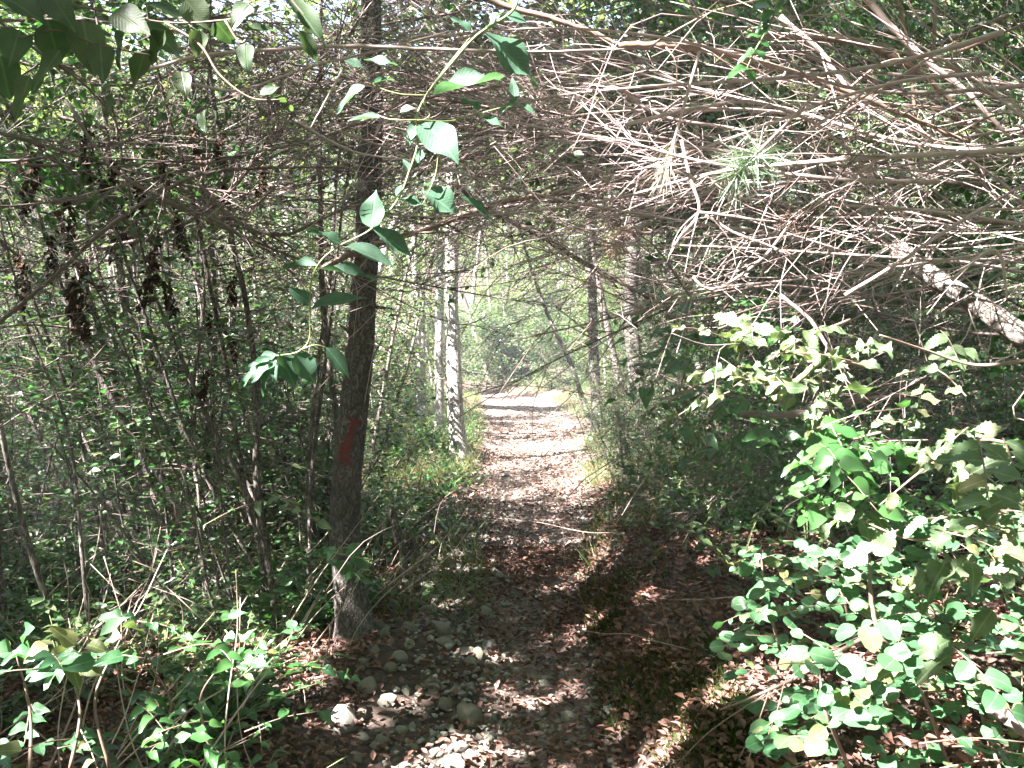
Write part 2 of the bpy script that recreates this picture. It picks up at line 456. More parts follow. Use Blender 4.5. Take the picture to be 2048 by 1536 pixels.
M['stone'] = stone_mat("limestone", (.42, .375, .335), (.17, .145, .125), (.11, .098, .055))
M['moss'] = leaf_mat("moss_tuft", [(.035, .048, .014), (.055, .068, .018), (.08, .085, .025)], .3, .8, False, 1, .1)

def paint_mat():
    m, nt, p, out = new_mat("red_paint")
    tc = nd(nt, "ShaderNodeTexCoord")
    n1 = nd(nt, "ShaderNodeTexNoise"); n1.inputs["Scale"].default_value = 45; n1.inputs["Detail"].default_value = 8
    nt.links.new(tc.outputs["Object"], n1.inputs["Vector"])
    nt.links.new(ramp(nt, n1.outputs[0], [(.38, (.08, .045, .04)), (.50, (.11, .013, .015)), (.76, (.17, .012, .015))]), p.inputs["Base Color"])
    p.inputs["Roughness"].default_value = .75
    b = nd(nt, "ShaderNodeBump"); b.inputs["Strength"].default_value = .6; b.inputs["Distance"].default_value = .006
    nt.links.new(n1.outputs[0], b.inputs["Height"]); nt.links.new(b.outputs[0], p.inputs["Normal"])
    return m
M['paint'] = paint_mat()

# ------------------------------------------------------------------ things
def tag(o, label=None, cat=None, group=None, kind=None):
    if label: o["label"] = label
    if cat: o["category"] = cat
    if group: o["group"] = group
    if kind: o["kind"] = kind
    return o

def thing(name, label, cat, loc=(0, 0, 0), rot=None, scale=1.0, group=None):
    o = bpy.data.objects.new(name, None); C.objects.link(o)
    o.empty_display_size = .1
    o.location = tuple(map(float, loc))
    if rot is not None: o.rotation_euler = rot
    o.scale = (scale,) * 3
    return tag(o, label, cat, group)

def part(name, me, parent=None):
    o = bpy.data.objects.new(name, me); C.objects.link(o)
    if parent is not None: o.parent = parent
    return o

def kids(o):
    return [c for c in C.objects if c.parent is o]

class Proto:
    """parts (name, mesh) of one kind; put() makes a thing with its own copies of them"""
    def __init__(self, name, cat, parts):
        self.name, self.cat, self.parts = name, cat, parts
    def put(self, loc, label, group=None, rot=None, scale=1.0):
        if len(self.parts) == 1:
            o = part(self.name, self.parts[0][1])
            o.location = tuple(map(float, loc))
            if rot is not None: o.rotation_euler = rot
            o.scale = (scale,) * 3 if np.ndim(scale) == 0 else tuple(scale)
            return tag(o, label, self.cat, group)
        t = thing(self.name, label, self.cat, loc, rot, scale, group)
        for n, me in self.parts:
            part(n, me, t)
        return t

# ------------------------------------------------------------------ ground and path
def axis(segs):
    return np.unique(np.concatenate([np.linspace(a, b, n) for a, b, n in segs]))
gx = axis([(-400, -60, 12), (-60, -14, 24), (-14, -4, 50), (-4, -1.2, 60), (-1.2, 1.6, 110), (1.6, 4, 50), (4, 14, 50), (14, 60, 24), (60, 400, 12)])
gy = axis([(-120, -20, 10), (-20, 0, 30), (0, 2, 14), (2, 14, 240), (14, 34, 130), (34, 80, 60), (80, 500, 16)])
X, Y = np.meshgrid(gx, gy)
Z = height(X, Y)
Xp = np.clip(np.abs(X - xc(Y)) / (hw(Y) * 1.0), 0, 2)
Z = Z - 0.05 * (Xp < .85) * (Y > 0) * (Y < 34)        # hollow under the path sheet
nx, ny = len(gx), len(gy)
idx = np.arange(nx * ny).reshape(ny, nx)
q = np.stack([idx[:-1, :-1], idx[:-1, 1:], idx[1:, 1:], idx[1:, :-1]], -1).reshape(-1, 4)
o = part("ground", mesh_from("ground", np.stack([X, Y, Z], -1).reshape(-1, 3), [q], M['soil']))
tag(o, "dark forest floor of soil and rotting litter under the trees", kind='structure')
pv = np.linspace(.1, 29.5, 480); pu = np.linspace(-1.06, 1.06, 44)
U, V = np.meshgrid(pu, pv)
PX = xc(V) + U * hw(V)
PZ = height(PX, V) + 0.007 + 0.010 * vnoise(PX * 9, V * 9) - 0.05 * sm(.82, 1.06, np.abs(U) + .22 * vnoise(PX * 4, V * 4))
idx = np.arange(U.size).reshape(U.shape)
q = np.stack([idx[:-1, :-1], idx[:-1, 1:], idx[1:, 1:], idx[1:, :-1]], -1).reshape(-1, 4)
o = part("path", mesh_from("path", np.stack([PX, V, PZ], -1).reshape(-1, 3), [q], M['path']))
tag(o, "narrow trodden footpath of reddish earth and gravel", kind='structure')

def onground(n, x0, x1, y0, y1, f=None):
    out = np.zeros((0, 2))
    while len(out) < n:
        p = np.stack([rng.uniform(x0, x1, n), rng.uniform(y0, y1, n)], -1)
        if f is not None:
            p = p[f(p[:, 0], p[:, 1]) > rng.random(len(p))]
        out = np.vstack([out, p])
    return out[:n]

def uabs(x, y):
    return (x - xc(y)) / hw(y)
def in_view(x, y, m=1.1):
    return np.abs(x) < (y * 1024 / F) * m + .3

# places that the photograph shows in full sun: the leaves overhead leave the sky open towards the sun there
LIT = []
def lit(p, r, keep=0.0):
    LIT.append((np.asarray(p, float), r if r > .5 else r + .09, keep))
for px, py, r in [(1060, 935, .75), (1120, 905, .7), (970, 950, .5), (1010, 805, 1.3), (1060, 800, 1.0), (1070, 985, .35), (1130, 890, .5), (1190, 880, .5), (895, 1215, .03), (1050, 1245, .06), (1080, 1150, .03), (1060, 1400, .05), (900, 1500, .02), (830, 1420, .03), (700, 1440, .05), (1010, 1500, .03), (1120, 1180, .02), (1000, 1320, .02), (1080, 1060, .05), (1010, 1110, .04), (1240, 1110, .04), (1330, 1200, .03), (620, 1380, .04)]:
    lit(G(px, py), r)
for py in (430, 520, 610, 700, 790, 880):
    lit(W(910, py, 13), .30)
for px, py, d, r in [(1300, 230, 3.2, .12), (1420, 225, 3.2, .2), (1540, 240, 3.2, .18), (1330, 300, 3.2, .1), (1490, 320, 2.6, .16), (1335, 300, 2.7, .1), (1400, 450, 3.2, .1), (1700, 240, 3.2, .08),
                     (1800, 120, 3.0, .12), (1750, 440, 3.4, .08), (1900, 580, 3.4, .1), (1980, 650, 3.4, .08),
                     (1000, 100, 2.3, .15), (900, 170, 2.3, .15), (880, 280, 2.3, .18), (740, 420, 2.3, .18), (790, 500, 2.3, .18), (560, 740, 2.3, .22), (690, 600, 2.3, .18), (620, 560, 2.3, .16), (870, 400, 2.3, .15), 
                     (1550, 700, 2.6, .2), (1700, 1100, 2.1, .14), (1850, 1050, 2.1, .12), (1900, 1300, 2.0, .15), (1750, 1350, 2.2, .15), (1850, 1480, 2.0, .16), (1680, 920, 2.3, .1), (1960, 950, 2.0, .12),
                     (90, 1330, 2.1, .14), (200, 1290, 2.1, .1), (120, 1270, 2.1, .08), (500, 1250, 3.0, .1), (300, 1100, 4, .2), (1900, 800, 2.3, .15),
                     (1080, 620, 28, 2.4), (1000, 700, 28, 2.2), (900, 760, 20, .8), (1100, 520, 29, 2.2), (1010, 760, 27, 1.6), (830, 640, 17, .4), (840, 900, 9, .5), (620, 400, 9, .8), (300, 430, 9, .9), (450, 330, 9, .8),
                     (1000, 560, 22, 1.5), (1150, 1080, 6, .12), (1130, 1260, 5, .12)]:
    lit(W(px, py, d), r)
for px, py, d, r in [(300, 450, 11, 2.2), (80, 600, 10, 1.8), (520, 620, 10, 1.8), (200, 260, 13, 2.4), (520, 300, 13, 2.4), (350, 650, 13, 2.4), (250, 820, 8, 1.2), (1400, 760, 4.8, .5), (1500, 850, 4.8, .4), (1330, 700, 6, .5), (1800, 120, 9, 2.2), (1500, 60, 10, 2.2), (1100, 150, 14, 2.6), (1950, 60, 7, 1.2), (700, 200, 12, 2.0), (200, 120, 9, 1.6), (820, 700, 12, 1.2)]:
    lit(W(px, py, d), r, .22)
for px, py, d, r in [(300, 480, 7, 1.8), (250, 900, 5.5, .9), (450, 300, 6, 1.2), (150, 350, 6, 1.2), (150, 550, 8, 1.4), (450, 560, 8, 1.2), (120, 780, 6, 1.2), (440, 830, 6.3, 1.0), (300, 1080, 5, .6), (560, 620, 7.5, .9), (60, 1080, 4.2, .3), (500, 1150, 4.5, .25)]:
    lit(W(px, py, d), r, .22)
for px, py, d, r in [(1040, 620, 29, 5.0), (960, 540, 33, 5.5), (1120, 440, 33, 5.5), (850, 600, 16, 1.2)]:
    lit(W(px, py, d), r, .06)
for px, py, d, r in [(90, 1320, 2.1, .42), (230, 1380, 2.3, .3), (480, 1260, 2.9, .12), (1880, 1400, 2.1, .28), (1720, 1420, 2.3, .2), (1950, 1250, 2.3, .2), (1700, 930, 2.4, .2), (1900, 900, 2.2, .2), (1640, 700, 2.6, .2), (1500, 720, 2.6, .16)]:
    lit(W(px, py, d), r, .12)
SHADED = [(W(700, 880, 4.6), .22), (W(700, 1000, 4.6), .15), (G(1480, 1500), .2)]   # places that lie in shade
def shades_lit(q):
    out = np.zeros(len(q), bool)
    u_ = rng.random(len(q))
    for p, r, keep in LIT:
        v = q - p
        t = v @ SUN
        d2 = (v ** 2).sum(1) - t ** 2
        out |= (t > .8) & (d2 < r * r) & (u_ >= keep)
    for p, r in SHADED:
        v = q - p
        t = v @ SUN
        out &= ~((t > .8) & ((v ** 2).sum(1) - t ** 2 < r * r))
    return out

# ------------------------------------------------------------------ trees
rng = np.random.default_rng(101)
def crown_leaves(center, rad, n, size, clumps=70, tmpl=T_DIA, carve=True, sig=.33):
    cl = unit(rng.normal(size=(clumps, 3))) * (rng.random((clumps, 1)) ** .45) * np.asarray(rad)
    p = cl[rng.integers(0, clumps, n)] + rng.normal(0, sig, (n, 3)) + np.asarray(center)
    if carve:
        k_ = ~shades_lit(p)
        k_[:25] = True
        p = p[k_]
    n = len(p)
    mb = MB()
    d = rand_dirs(n, -.25, .4)
    up = unit(rng.normal(0, .55, (n, 3)) + np.array([0, 0, 1]))
    L = size * rng.uniform(.6, 1.35, n)
    leaves(mb, tmpl, p, d, up, L, L * rng.uniform(.5, .75, n))
    return mb, cl + np.asarray(center)

def limbs_mesh(trunk_pts, r_at, targets, mb, n=5):
    tp = np.asarray(trunk_pts)
    for t in targets:
        z = tp[:, 2]
        zi = max(tp[0, 2] + .3, t[2] - .6 * np.linalg.norm(t[:2] - tp[-1, :2]) - .3)
        k = int(np.argmin(np.abs(z - zi)))
        a = tp[k]
        mid = (a + t) / 2 + np.array([0, 0, .15]) + rng.normal(0, .08, 3)
        if shades_lit(np.array([a * .6 + mid * .4, mid, mid * .7 + t * .3, mid * .35 + t * .65, t])).any(): continue
        tube(mb, catmull([a, mid, t], 4), [r_at(k) * .35, r_at(k) * .22, .004], n)

BARK_SIDES = 14
def hero_tree(name, label, cat, pts, widths, depth, mat, top=8.5, crown=None, group=None, base_ext=True, rough=.10, sides=14, crownsize=.13, crownn=2600, paint=False):
    """a trunk through points of the photograph at one distance, carried up to its crown"""
    p = np.array([W(x, y, depth) for x, y in pts])[::-1]       # from the ground up
    wd = np.array(widths, float)[::-1] / F * depth / 2
    b = p[0].copy()
    gz = h1(b[0], b[1])
    d0 = unit(p[0] - p[1])
    if base_ext:
        if p[0][2] > gz - .1:
            k = (p[0][2] - gz + .12) / max(.3, -d0[2])
            p = np.vstack([p[0] + d0 * k, p]); wd = np.r_[wd[0] * 1.25, wd]
    du = unit(p[-1] - p[-2])
    ext = []
    z = p[-1].copy(); w_ext = []
    w0 = wd[-1]; zt = z[2]
    while z[2] < top:
        du = unit(du * .8 + np.array([0, 0, .2]) + rng.normal(0, .03, 3))
        z = z + du * .8
        ext.append(z.copy()); w_ext.append(w0 * max(.25, 1 - .8 * (z[2] - zt) / max(1, top - zt)))
    if ext:
        p = np.vstack([p, ext]); wd = np.r_[wd, w_ext]
    path = catmull(p, 9)
    rad = np.interp(np.linspace(0, 1, len(path)), np.linspace(0, 1, len(wd)), wd)
    hz = path[:, 2] - h1(path[0][0], path[0][1])
    rad = rad * (1 + .55 * np.exp(-np.clip(hz, 0, None) / .07))
    base = np.array([path[0][0], path[0][1], h1(path[0][0], path[0][1])])
    t = thing(name, label, cat, base, group=group)
    mb = MB(); tube(mb, path, rad, sides, rough)
    part("trunk", mb.mesh("trunk", mat, base), t)
    if crown:
        cen = path[-1] + np.array([0, 0, -.3])
        lm, cl = crown_leaves(cen, crown, crownn, crownsize)
        part("crown", lm.mesh("crown", M['canopy'], base, smooth=False), t)
        lb = MB(); tube(lb, [path[-1], path[-1] + [0, 0, .4]], [.01, .003], 5); limbs_mesh(path, lambda k: rad[min(k, len(rad) - 1)], cl[rng.choice(len(cl), 16, False)], lb)
        part("limbs", lb.mesh("limbs", mat, base), t)
    return t, path, rad, base

# the tree with the red paint mark
bt, bpath, brad, bbase = hero_tree("blazed_tree", "slim grey-barked tree with a red paint mark on its trunk", "tree",
    [(744, 250), (741, 330), (737, 410), (733, 500), (727, 600), (721, 700), (711, 790), (702, 870), (694, 950), (689, 1030), (692, 1110), (702, 1200), (716, 1290)],
    [44, 46, 48, 48, 49, 53, 58, 60, 58, 60, 62, 66, 74], 4.66, M['bark'], 7.2, (2.9, 2.9, 1.5), rough=.07, sides=40, crownn=6500)
mb = MB()
zs = np.linspace(W(700, 936, 4.6)[2], W(700, 832, 4.6)[2], 70)
th = np.linspace(-.95, .75, 40)
pvs = []; keep = np.zeros((len(zs), len(th)), bool)
for i, z in enumerate(zs):
    k = int(np.argmin(np.abs(bpath[:, 2] - z)))
    k2 = min(max(k, 1), len(bpath) - 2)
    a, b = (k2 - 1, k2 + 1)
    f = np.clip((z - bpath[a, 2]) / (bpath[b, 2] - bpath[a, 2]), 0, 1)
    c = bpath[a] * (1 - f) + bpath[b] * f; r = brad[k2] * 1.05 + .002
    s = (zs[-1] - z) / (zs[-1] - zs[0])
    cen = .22 - .34 * s + .1 * math.sin(s * 7); hwid = .36 + .08 * math.sin(s * 9 + 1) + (.10 if s > .75 else 0)
    hwid *= math.sin(math.pi * min(1, max(0.03, s * 6))**.5 * .5) if s < .16 else 1
    for j, t_ in enumerate(th):
        pvs.append([c[0] + r * math.sin(t_), c[1] - r * math.cos(t_), z])
        keep[i, j] = abs(t_ - cen) < hwid + .40 * float(vnoise(t_ * 9, z * 50)) + .3 * float(vnoise(t_ * 26, z * 150)) and (s < .82 or float(vnoise(t_ * 14, z * 110)) > (s - .84) * 2.6 - .25)
idx = np.arange(len(zs) * len(th)).reshape(len(zs), len(th))
kq = keep[:-1, :-1] & keep[1:, 1:]
q = np.stack([idx[:-1, :-1], idx[:-1, 1:], idx[1:, 1:], idx[1:, :-1]], -1)[kq]
mb.add(np.array(pvs), [q])
part("paint_mark", mb.mesh("paint_mark", M['paint'], bbase), bt)
# dead stubs and knots on its trunk
mb = MB()
for px, py, dx, dz in [(742, 606, .10, -.01), (720, 560, -.08, .05), (672, 985, -.08, .03), (706, 690, -.06, .06), (690, 1010, .03, .02)]:
    k = int(np.argmin(np.abs(bpath[:, 2] - W(px, py, 4.66)[2])))
    a = bpath[k]
    mb = MB(); tube(mb, catmull([a, a + np.array([dx * .8, -.05, dz]), a + np.array([dx * 1.5, -.08, dz * 1.6])], 4), [.012, .008, .004], 6)
    part("stub", mb.mesh("stub", M['bark'], bbase), bt)

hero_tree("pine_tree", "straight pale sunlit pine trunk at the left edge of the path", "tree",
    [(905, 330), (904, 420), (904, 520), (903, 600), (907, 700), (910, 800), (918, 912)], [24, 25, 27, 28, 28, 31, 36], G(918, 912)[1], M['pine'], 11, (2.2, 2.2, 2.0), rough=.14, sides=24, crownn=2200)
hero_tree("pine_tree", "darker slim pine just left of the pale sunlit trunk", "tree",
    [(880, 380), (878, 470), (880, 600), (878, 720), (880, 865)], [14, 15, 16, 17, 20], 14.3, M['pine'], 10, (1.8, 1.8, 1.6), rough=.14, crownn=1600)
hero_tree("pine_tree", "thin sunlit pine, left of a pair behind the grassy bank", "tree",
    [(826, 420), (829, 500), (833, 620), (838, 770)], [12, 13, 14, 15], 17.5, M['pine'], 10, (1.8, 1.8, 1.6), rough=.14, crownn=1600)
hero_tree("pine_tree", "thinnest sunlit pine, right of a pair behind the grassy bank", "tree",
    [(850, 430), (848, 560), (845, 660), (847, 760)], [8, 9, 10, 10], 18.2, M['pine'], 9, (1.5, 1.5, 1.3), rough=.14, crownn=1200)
hero_tree("pine_tree", "grey pine trunk on the right of the path where it bends", "tree",
    [(1182, 460), (1185, 590), (1187, 700), (1194, 812)], [17, 18, 20, 23], 15.5, M['bark'], 10, (2, 2, 1.8), rough=.12, crownn=1800)
hero_tree("pine_tree", "stout grey pine in the dark brush right of the path", "tree",
    [(1272, 340), (1269, 440), (1264, 540), (1263, 650), (1274, 760), (1284, 850)], [26, 26, 28, 28, 31, 36], 11.8, M['bark'], 11, (2.3, 2.3, 2), rough=.12, sides=20, crownn=2200)
hero_tree("leaning_tree", "thin dark trunk leaning left beside the stout grey pine", "tree",
    [(1190, 520), (1205, 600), (1225, 700), (1250, 800), (1268, 880)], [9, 11, 13, 15, 17], 11.2, M['sap'], 5, None)
hero_tree("leaning_tree", "thin dark trunk leaning left over the far bend of the path", "tree",
    [(1070, 560), (1100, 640), (1138, 720), (1168, 806)], [6, 8, 9, 10], 16.5, M['sap'], 6, None)
hero_tree("leaning_tree", "pale thin trunk leaning left in the sunny gap behind the path", "tree",
    [(905, 540), (925, 590), (955, 680), (985, 790)], [7, 8, 9, 11], 29, M['sap'], 8, None)
hero_tree("leaning_tree", "pale short trunk standing in the middle of the sunny gap", "tree",
    [(978, 590), (985, 640), (1000, 720), (1012, 780)], [6, 7, 8, 9], 31, M['sap'], 8, None)

# saplings of the thicket on the left
rng = np.random.default_rng(304)
SAPL = [
 ("long grey sapling leaning left in the thicket, crossing the photo's left third", [(60, 390), (102, 500), (120, 568), (147, 637), (185, 719), (219, 790), (260, 859), (308, 931), (350, 1010)], [9, 10, 11, 12, 13, 13, 14, 15, 16], 5.6),
 ("stoutest dark sapling of the thicket, leaning left with a fork", [(225, 400), (236, 500), (253, 620), (290, 691), (328, 767), (345, 808), (385, 900), (420, 990)], [12, 13, 15, 17, 18, 18, 18, 19], 6.4),
 ("upright brown sapling nearest the left of the blazed tree's thicket gap", [(455, 400), (468, 500), (485, 568), (502, 671), (509, 739), (513, 808), (513, 944), (520, 1040)], [9, 10, 11, 12, 12, 13, 14, 15], 5.2),
 ("thin pale sapling standing beside the upright brown one", [(425, 540), (437, 620), (458, 685), (475, 746), (485, 808), (506, 893), (523, 1013)], [6, 7, 7, 8, 8, 9, 10], 6.0),
 ("straight dark sapling close on the left of the blazed tree", [(640, 360), (643, 500), (646, 613), (660, 740), (673, 842), (684, 960)], [9, 11, 12, 12, 13, 14], 5.6),
 ("very thin dark sapling at the far left of the thicket", [(20, 520), (41, 613), (68, 691), (103, 767), (126, 825), (137, 876), (150, 944), (160, 1060)], [4, 5, 6, 6, 7, 7, 7, 8], 4.6),
 ("slender sapling leaning left that bends low into the brambles", [(280, 480), (308, 585), (342, 664), (376, 746), (414, 832), (455, 910), (492, 985), (520, 1040), (540, 1150), (552, 1230)], [5, 6, 7, 8, 9, 10, 11, 12, 13, 14], 4.9),
 ("thin curving grey stem between the two leaning saplings", [(405, 390), (403, 500), (407, 603), (393, 719), (383, 808), (386, 886), (393, 970)], [5, 6, 7, 7, 8, 8, 9], 5.4),
 ("broken dark stem standing low beside the stony rubble", None, None, 0),
]
def sapling_foliage(path, n, size, mat, spread=.55, t0=.35, kind=T_OV):
    """twigs along the upper stem, leaves on the twigs"""
    mb, lb = MB(), MB()
    k = len(path)
    for _ in range(n):
        i = rng.integers(int(k * t0), k)
        a = path[i]; d = rand_dirs(1, .15, .35)[0]
        L = rng.uniform(.3, 1) * spread
        pts = catmull([a, a + d * L * .5 + rng.normal(0, .03, 3), a + d * L + np.array([0, 0, -.12 * L])], 3)
        tube(mb, pts, [.004, .0015], 4)
        m = rng.integers(6, 15)
        tt = rng.uniform(.2, 1, m)
        P = np.stack([np.interp(tt, np.linspace(0, 1, len(pts)), pts[:, j]) for j in range(3)], -1)
        dd = unit(d[None] * .5 + rand_dirs(m, -.1, .25))
        Ls = size * rng.uniform(.6, 1.3, m)
        leaves(lb, kind, P, dd, unit(rng.normal(0, .4, (m, 3)) + [0, 0, 1]), Ls, Ls * .55)
    return mb, lb

for lab, pts, wd, dep in SAPL:
    if pts is None:
        continue
    t, path, rad, base = hero_tree("sapling", lab, "tree", pts, wd, dep, M['sap'], 5.4, (1.4, 1.4, 1.0), "saplings of the left thicket", rough=.08, sides=10, crownn=500, crownsize=.1)
    tw, lf = sapling_foliage(path, 34, .05, M['leaf'], .6, .25)
    part("twig_sprays", tw.mesh("twig_sprays", M['twig'], base), t)
    part("leaves", lf.mesh("leaves", M['leaf'], base), t)

# ------------------------------------------------------------------ copies: young trees, bush trees, far trees
rng = np.random.default_rng(102)
def make_young(h, nb, size, mat, bark, lean=.12, leafn=26, low=.12, spread=.8, r0=.022):
    a = rng.random() * 6.28
    n = 9
    pts = [np.zeros(3)]
    d = unit(np.array([math.cos(a) * lean, math.sin(a) * lean, 1]))
    for i in range(n):
        d = unit(d + rng.normal(0, .05, 3) + np.array([math.cos(a), math.sin(a), 0]) * .02)
        pts.append(pts[-1] + d * h / n)
    pts[0] = np.array([0, 0, -.15])
    path = catmull(pts, 4)
    tb, wb, lb = MB(), MB(), MB()
    tube(tb, path, [r0 * 1.2, r0, r0 * .75, r0 * .5, .004], 8, .08)
    k = len(path)
    for _ in range(nb):
        f = rng.uniform(low, 1)
        c = path[int(f * (k - 1))]
        d = rand_dirs(1, .35, .3)[0]
        L = spread * rng.uniform(.45, 1.1) * (1.15 - .7 * abs(f - .45))
        end = c + d * L
        pp = catmull([c, c + d * L * .5 + rng.normal(0, .04, 3), end + np.array([0, 0, -.12 * L])], 4)
        tube(wb, pp, [.007, .002], 4)
        m = max(4, int(leafn * rng.uniform(.6, 1.3)))
        tt = rng.uniform(.15, 1.02, m)
        P = np.stack([np.interp(tt, np.linspace(0, 1, len(pp)), pp[:, j]) for j in range(3)], -1) + rng.normal(0, .07, (m, 3))
        Ls = size * rng.uniform(.55, 1.35, m)
        leaves(lb, T_OV, P, unit(d[None] * .4 + rand_dirs(m, -.15, .3)), unit(rng.normal(0, .45, (m, 3)) + [0, 0, 1]), Ls, Ls * rng.uniform(.5, .7, m))
    return Proto("young_tree", "tree", [("trunk", tb.mesh("trunk", bark)), ("twig_sprays", wb.mesh("twig_sprays", M['twig'])), ("leaves", lb.mesh("leaves", mat))])

young = [make_young(rng.uniform(3.2, 5.2), 60, .055, M['leaf'], M['sap'], lean=.22, leafn=24) for _ in range(6)]
bushy = [make_young(rng.uniform(2.2, 3.4), 85, .06, M['leaf'], M['sap'], lean=.15, leafn=28, low=.04, spread=.9, r0=.016) for _ in range(5)]
sunny = [make_young(rng.uniform(3.5, 5.5), 95, .075, M['canopy'], M['pine'], lean=.12, leafn=30, low=.03, spread=1.2, r0=.03) for _ in range(4)]

def place(protos, n, x0, x1, y0, y1, f, lab, group, s0=.8, s1=1.25, tilt=.0):
    pts = onground(n, x0, x1, y0, y1, f)
    for x, y in pts:
        s = rng.uniform(s0, s1)
        protos[rng.integers(len(protos))].put((x, y, h1(x, y)), lab, group, (rng.normal(0, .06), rng.normal(tilt, .06), rng.random() * 6.28), s)

def off_path(x, y, m=1.9):
    return (np.abs(uabs(x, y)) > m).astype(float)
place(young, 42, -9, -1.3, 7, 19, lambda x, y: off_path(x, y, 2.6) * in_view(x, y, 1.15) * (x < -.12 * y), "young leafy tree with a thin grey stem in the left thicket", "young trees of the left thicket")
place(bushy, 26, -9, -1.4, 8, 20, lambda x, y: off_path(x, y, 2.8) * in_view(x, y, 1.15), "low bushy tree leafy to the ground left of the path", "bushy trees left of the path", .6, 1.0)
place(bushy, 30, 1.6, 9, 8, 20, lambda x, y: off_path(x, y, 2.4) * in_view(x, y, 1.15), "low bushy tree leafy to the ground right of the path", "bushy trees right of the path", .6, 1.05)
place(young, 18, 2.2, 10, 7.5, 19, lambda x, y: off_path(x, y, 3) * in_view(x, y, 1.15), "young leafy tree with a thin grey stem right of the path", "young trees right of the path")
place(sunny, 46, -18, 18, 27, 44, lambda x, y: off_path(x, y, 1.5) * in_view(x, y, 1.1), "sunlit leafy tree closing the view beyond the path", "sunlit trees beyond the path's end", .8, 1.3)
place(sunny, 18, -12, 14, 18, 28, lambda x, y: off_path(x, y, 2.3) * in_view(x, y, 1.1), "sunlit leafy tree standing back from the path", "sunlit trees standing back from the path", .7, 1.1)

def make_thicket(h, ns, size, mat):
    sb, tb, lb = MB(), MB(), MB()
    for _ in range(ns):
        a = rng.random() * 6.28; ln = rng.uniform(.05, .45); H = h * rng.uniform(.6, 1.1)
        pts = [np.array([rng.normal(0, .08), rng.normal(0, .08), -.1])]; d = unit(np.array([math.cos(a) * ln, math.sin(a) * ln, 1]))
        for i in range(6):
            d = unit(d + rng.normal(0, .07, 3)); pts.append(pts[-1] + d * H / 6)
        path = catmull(pts, 4); k = len(path)
        tube(sb, path, [.009, .006, .002], 6, .1)
        for _ in range(22):
            c = path[rng.integers(int(k * .1), k)]; d2 = rand_dirs(1, .12, .3)[0]; l = rng.uniform(.15, .55)
            pp = catmull([c, c + d2 * l * .5 + rng.normal(0, .02, 3), c + d2 * l + [0, 0, -.08 * l]], 3)
            tube(tb, pp, [.003, .001], 4)
            m = rng.integers(7, 16); tt = rng.uniform(.1, 1.02, m)
            P = np.stack([np.interp(tt, np.linspace(0, 1, len(pp)), pp[:, j]) for j in range(3)], -1) + rng.normal(0, .03, (m, 3))
            Ls = size * rng.uniform(.55, 1.35, m)
            leaves(lb, T_OV, P, unit(d2[None] * .4 + rand_dirs(m, -.05, .25)), unit(rng.normal(0, .4, (m, 3)) + [0, 0, 1]), Ls, Ls * .6)
    return Proto("thicket_bush", "bush", [("stem", sb.mesh("stem", M['sap'])), ("twig_sprays", tb.mesh("twig_sprays", M['twig'])), ("leaves", lb.mesh("leaves", mat))])
rng = np.random.default_rng(402)
thick = [make_thicket(rng.uniform(1.6, 2.9), rng.integers(4, 7), .042, M['leaf' if i % 3 else 'leafb']) for i in range(7)]
place(thick, 44, -6, -.9, 4.8, 10, lambda x, y: (x < -.185 * y) * in_view(x, y, 1.15), "thin-stemmed leafy bush in the thicket left of the blazed tree", "thicket bushes left of the path", .7, 1.15)
place(thick, 40, 1.4, 6.5, 5.6, 13, lambda x, y: (x > .06 * y + .5) * in_view(x, y, 1.15), "thin-stemmed leafy bush in the shade of the right bank", "thicket bushes right of the path", .55, .95)
place(thick, 22, .8, 2.6, 6.5, 13, lambda x, y: ((x > .055 * y + .45) & (x < .1 * y + 1.1)).astype(float), "low dark bush crowding the right edge of the path", "low bushes at the path's right edge", .35, .6)
place(thick, 12, -2.6, -.8, 8.5, 14, lambda x, y: (uabs(x, y) < -2.2).astype(float), "small leafy bush on the grassy bank between the two trunks", "small bushes on the grassy bank", .3, .45)
def make_bare(h):
    sb, tb = MB(), MB()
    pts = [np.array([0, 0, -.1])]; d = unit(np.array([rng.uniform(.1, .4), rng.normal(0, .12), 1]))
    for i in range(7):
        d = unit(d + rng.normal(0, .06, 3) + [-.03, 0, .02]); pts.append(pts[-1] + d * h / 7)
    path = catmull(pts, 4); k = len(path)
    tube(sb, path, [.017, .013, .010, .004], 8, .1)
    for _ in range(16):
        c = path[rng.integers(int(k * .15), k)]; d2 = rand_dirs(1, .3, .35)[0]; l = rng.uniform(.15, .7)
        pp = catmull([c, c + d2 * l * .5 + rng.normal(0, .03, 3), c + d2 * l], 4)
        tube(tb, pp, [.0035, .001], 4)
        for _ in range(2):
            c2 = pp[rng.integers(1, len(pp))]; d3 = unit(d2 + rng.normal(0, .5, 3))
            tube(tb, [c2, c2 + d3 * l * .35], [.0016, .0009], 4)
    return Proto("bare_sapling", "tree", [("trunk", sb.mesh("trunk", M['sap'])), ("twig_sprays", tb.mesh("twig_sprays", M['twig']))])
rng = np.random.default_rng(403)
bare = [make_bare(rng.uniform(3, 4.5)) for _ in range(6)]
for x, y in onground(46, -6, -1, 5, 11, lambda x, y: (x < -.17 * y) * in_view(x, y, 1.1)):
    bare[rng.integers(6)].put((x, y, h1(x, y)), "thin bare grey-brown sapling stem in the left thicket", "bare saplings of the left thicket", (0, 0, math.pi + rng.normal(0, .6)), rng.uniform(.8, 1.2))
shrubs_far = [make_young(rng.uniform(1.3, 2.0), 70, .07, M['leaf'], M['sap'], lean=.2, leafn=26, low=.02, spread=.8, r0=.012) for _ in range(4)]
for p_ in shrubs_far: p_.name, p_.cat = "shrub", "shrub"
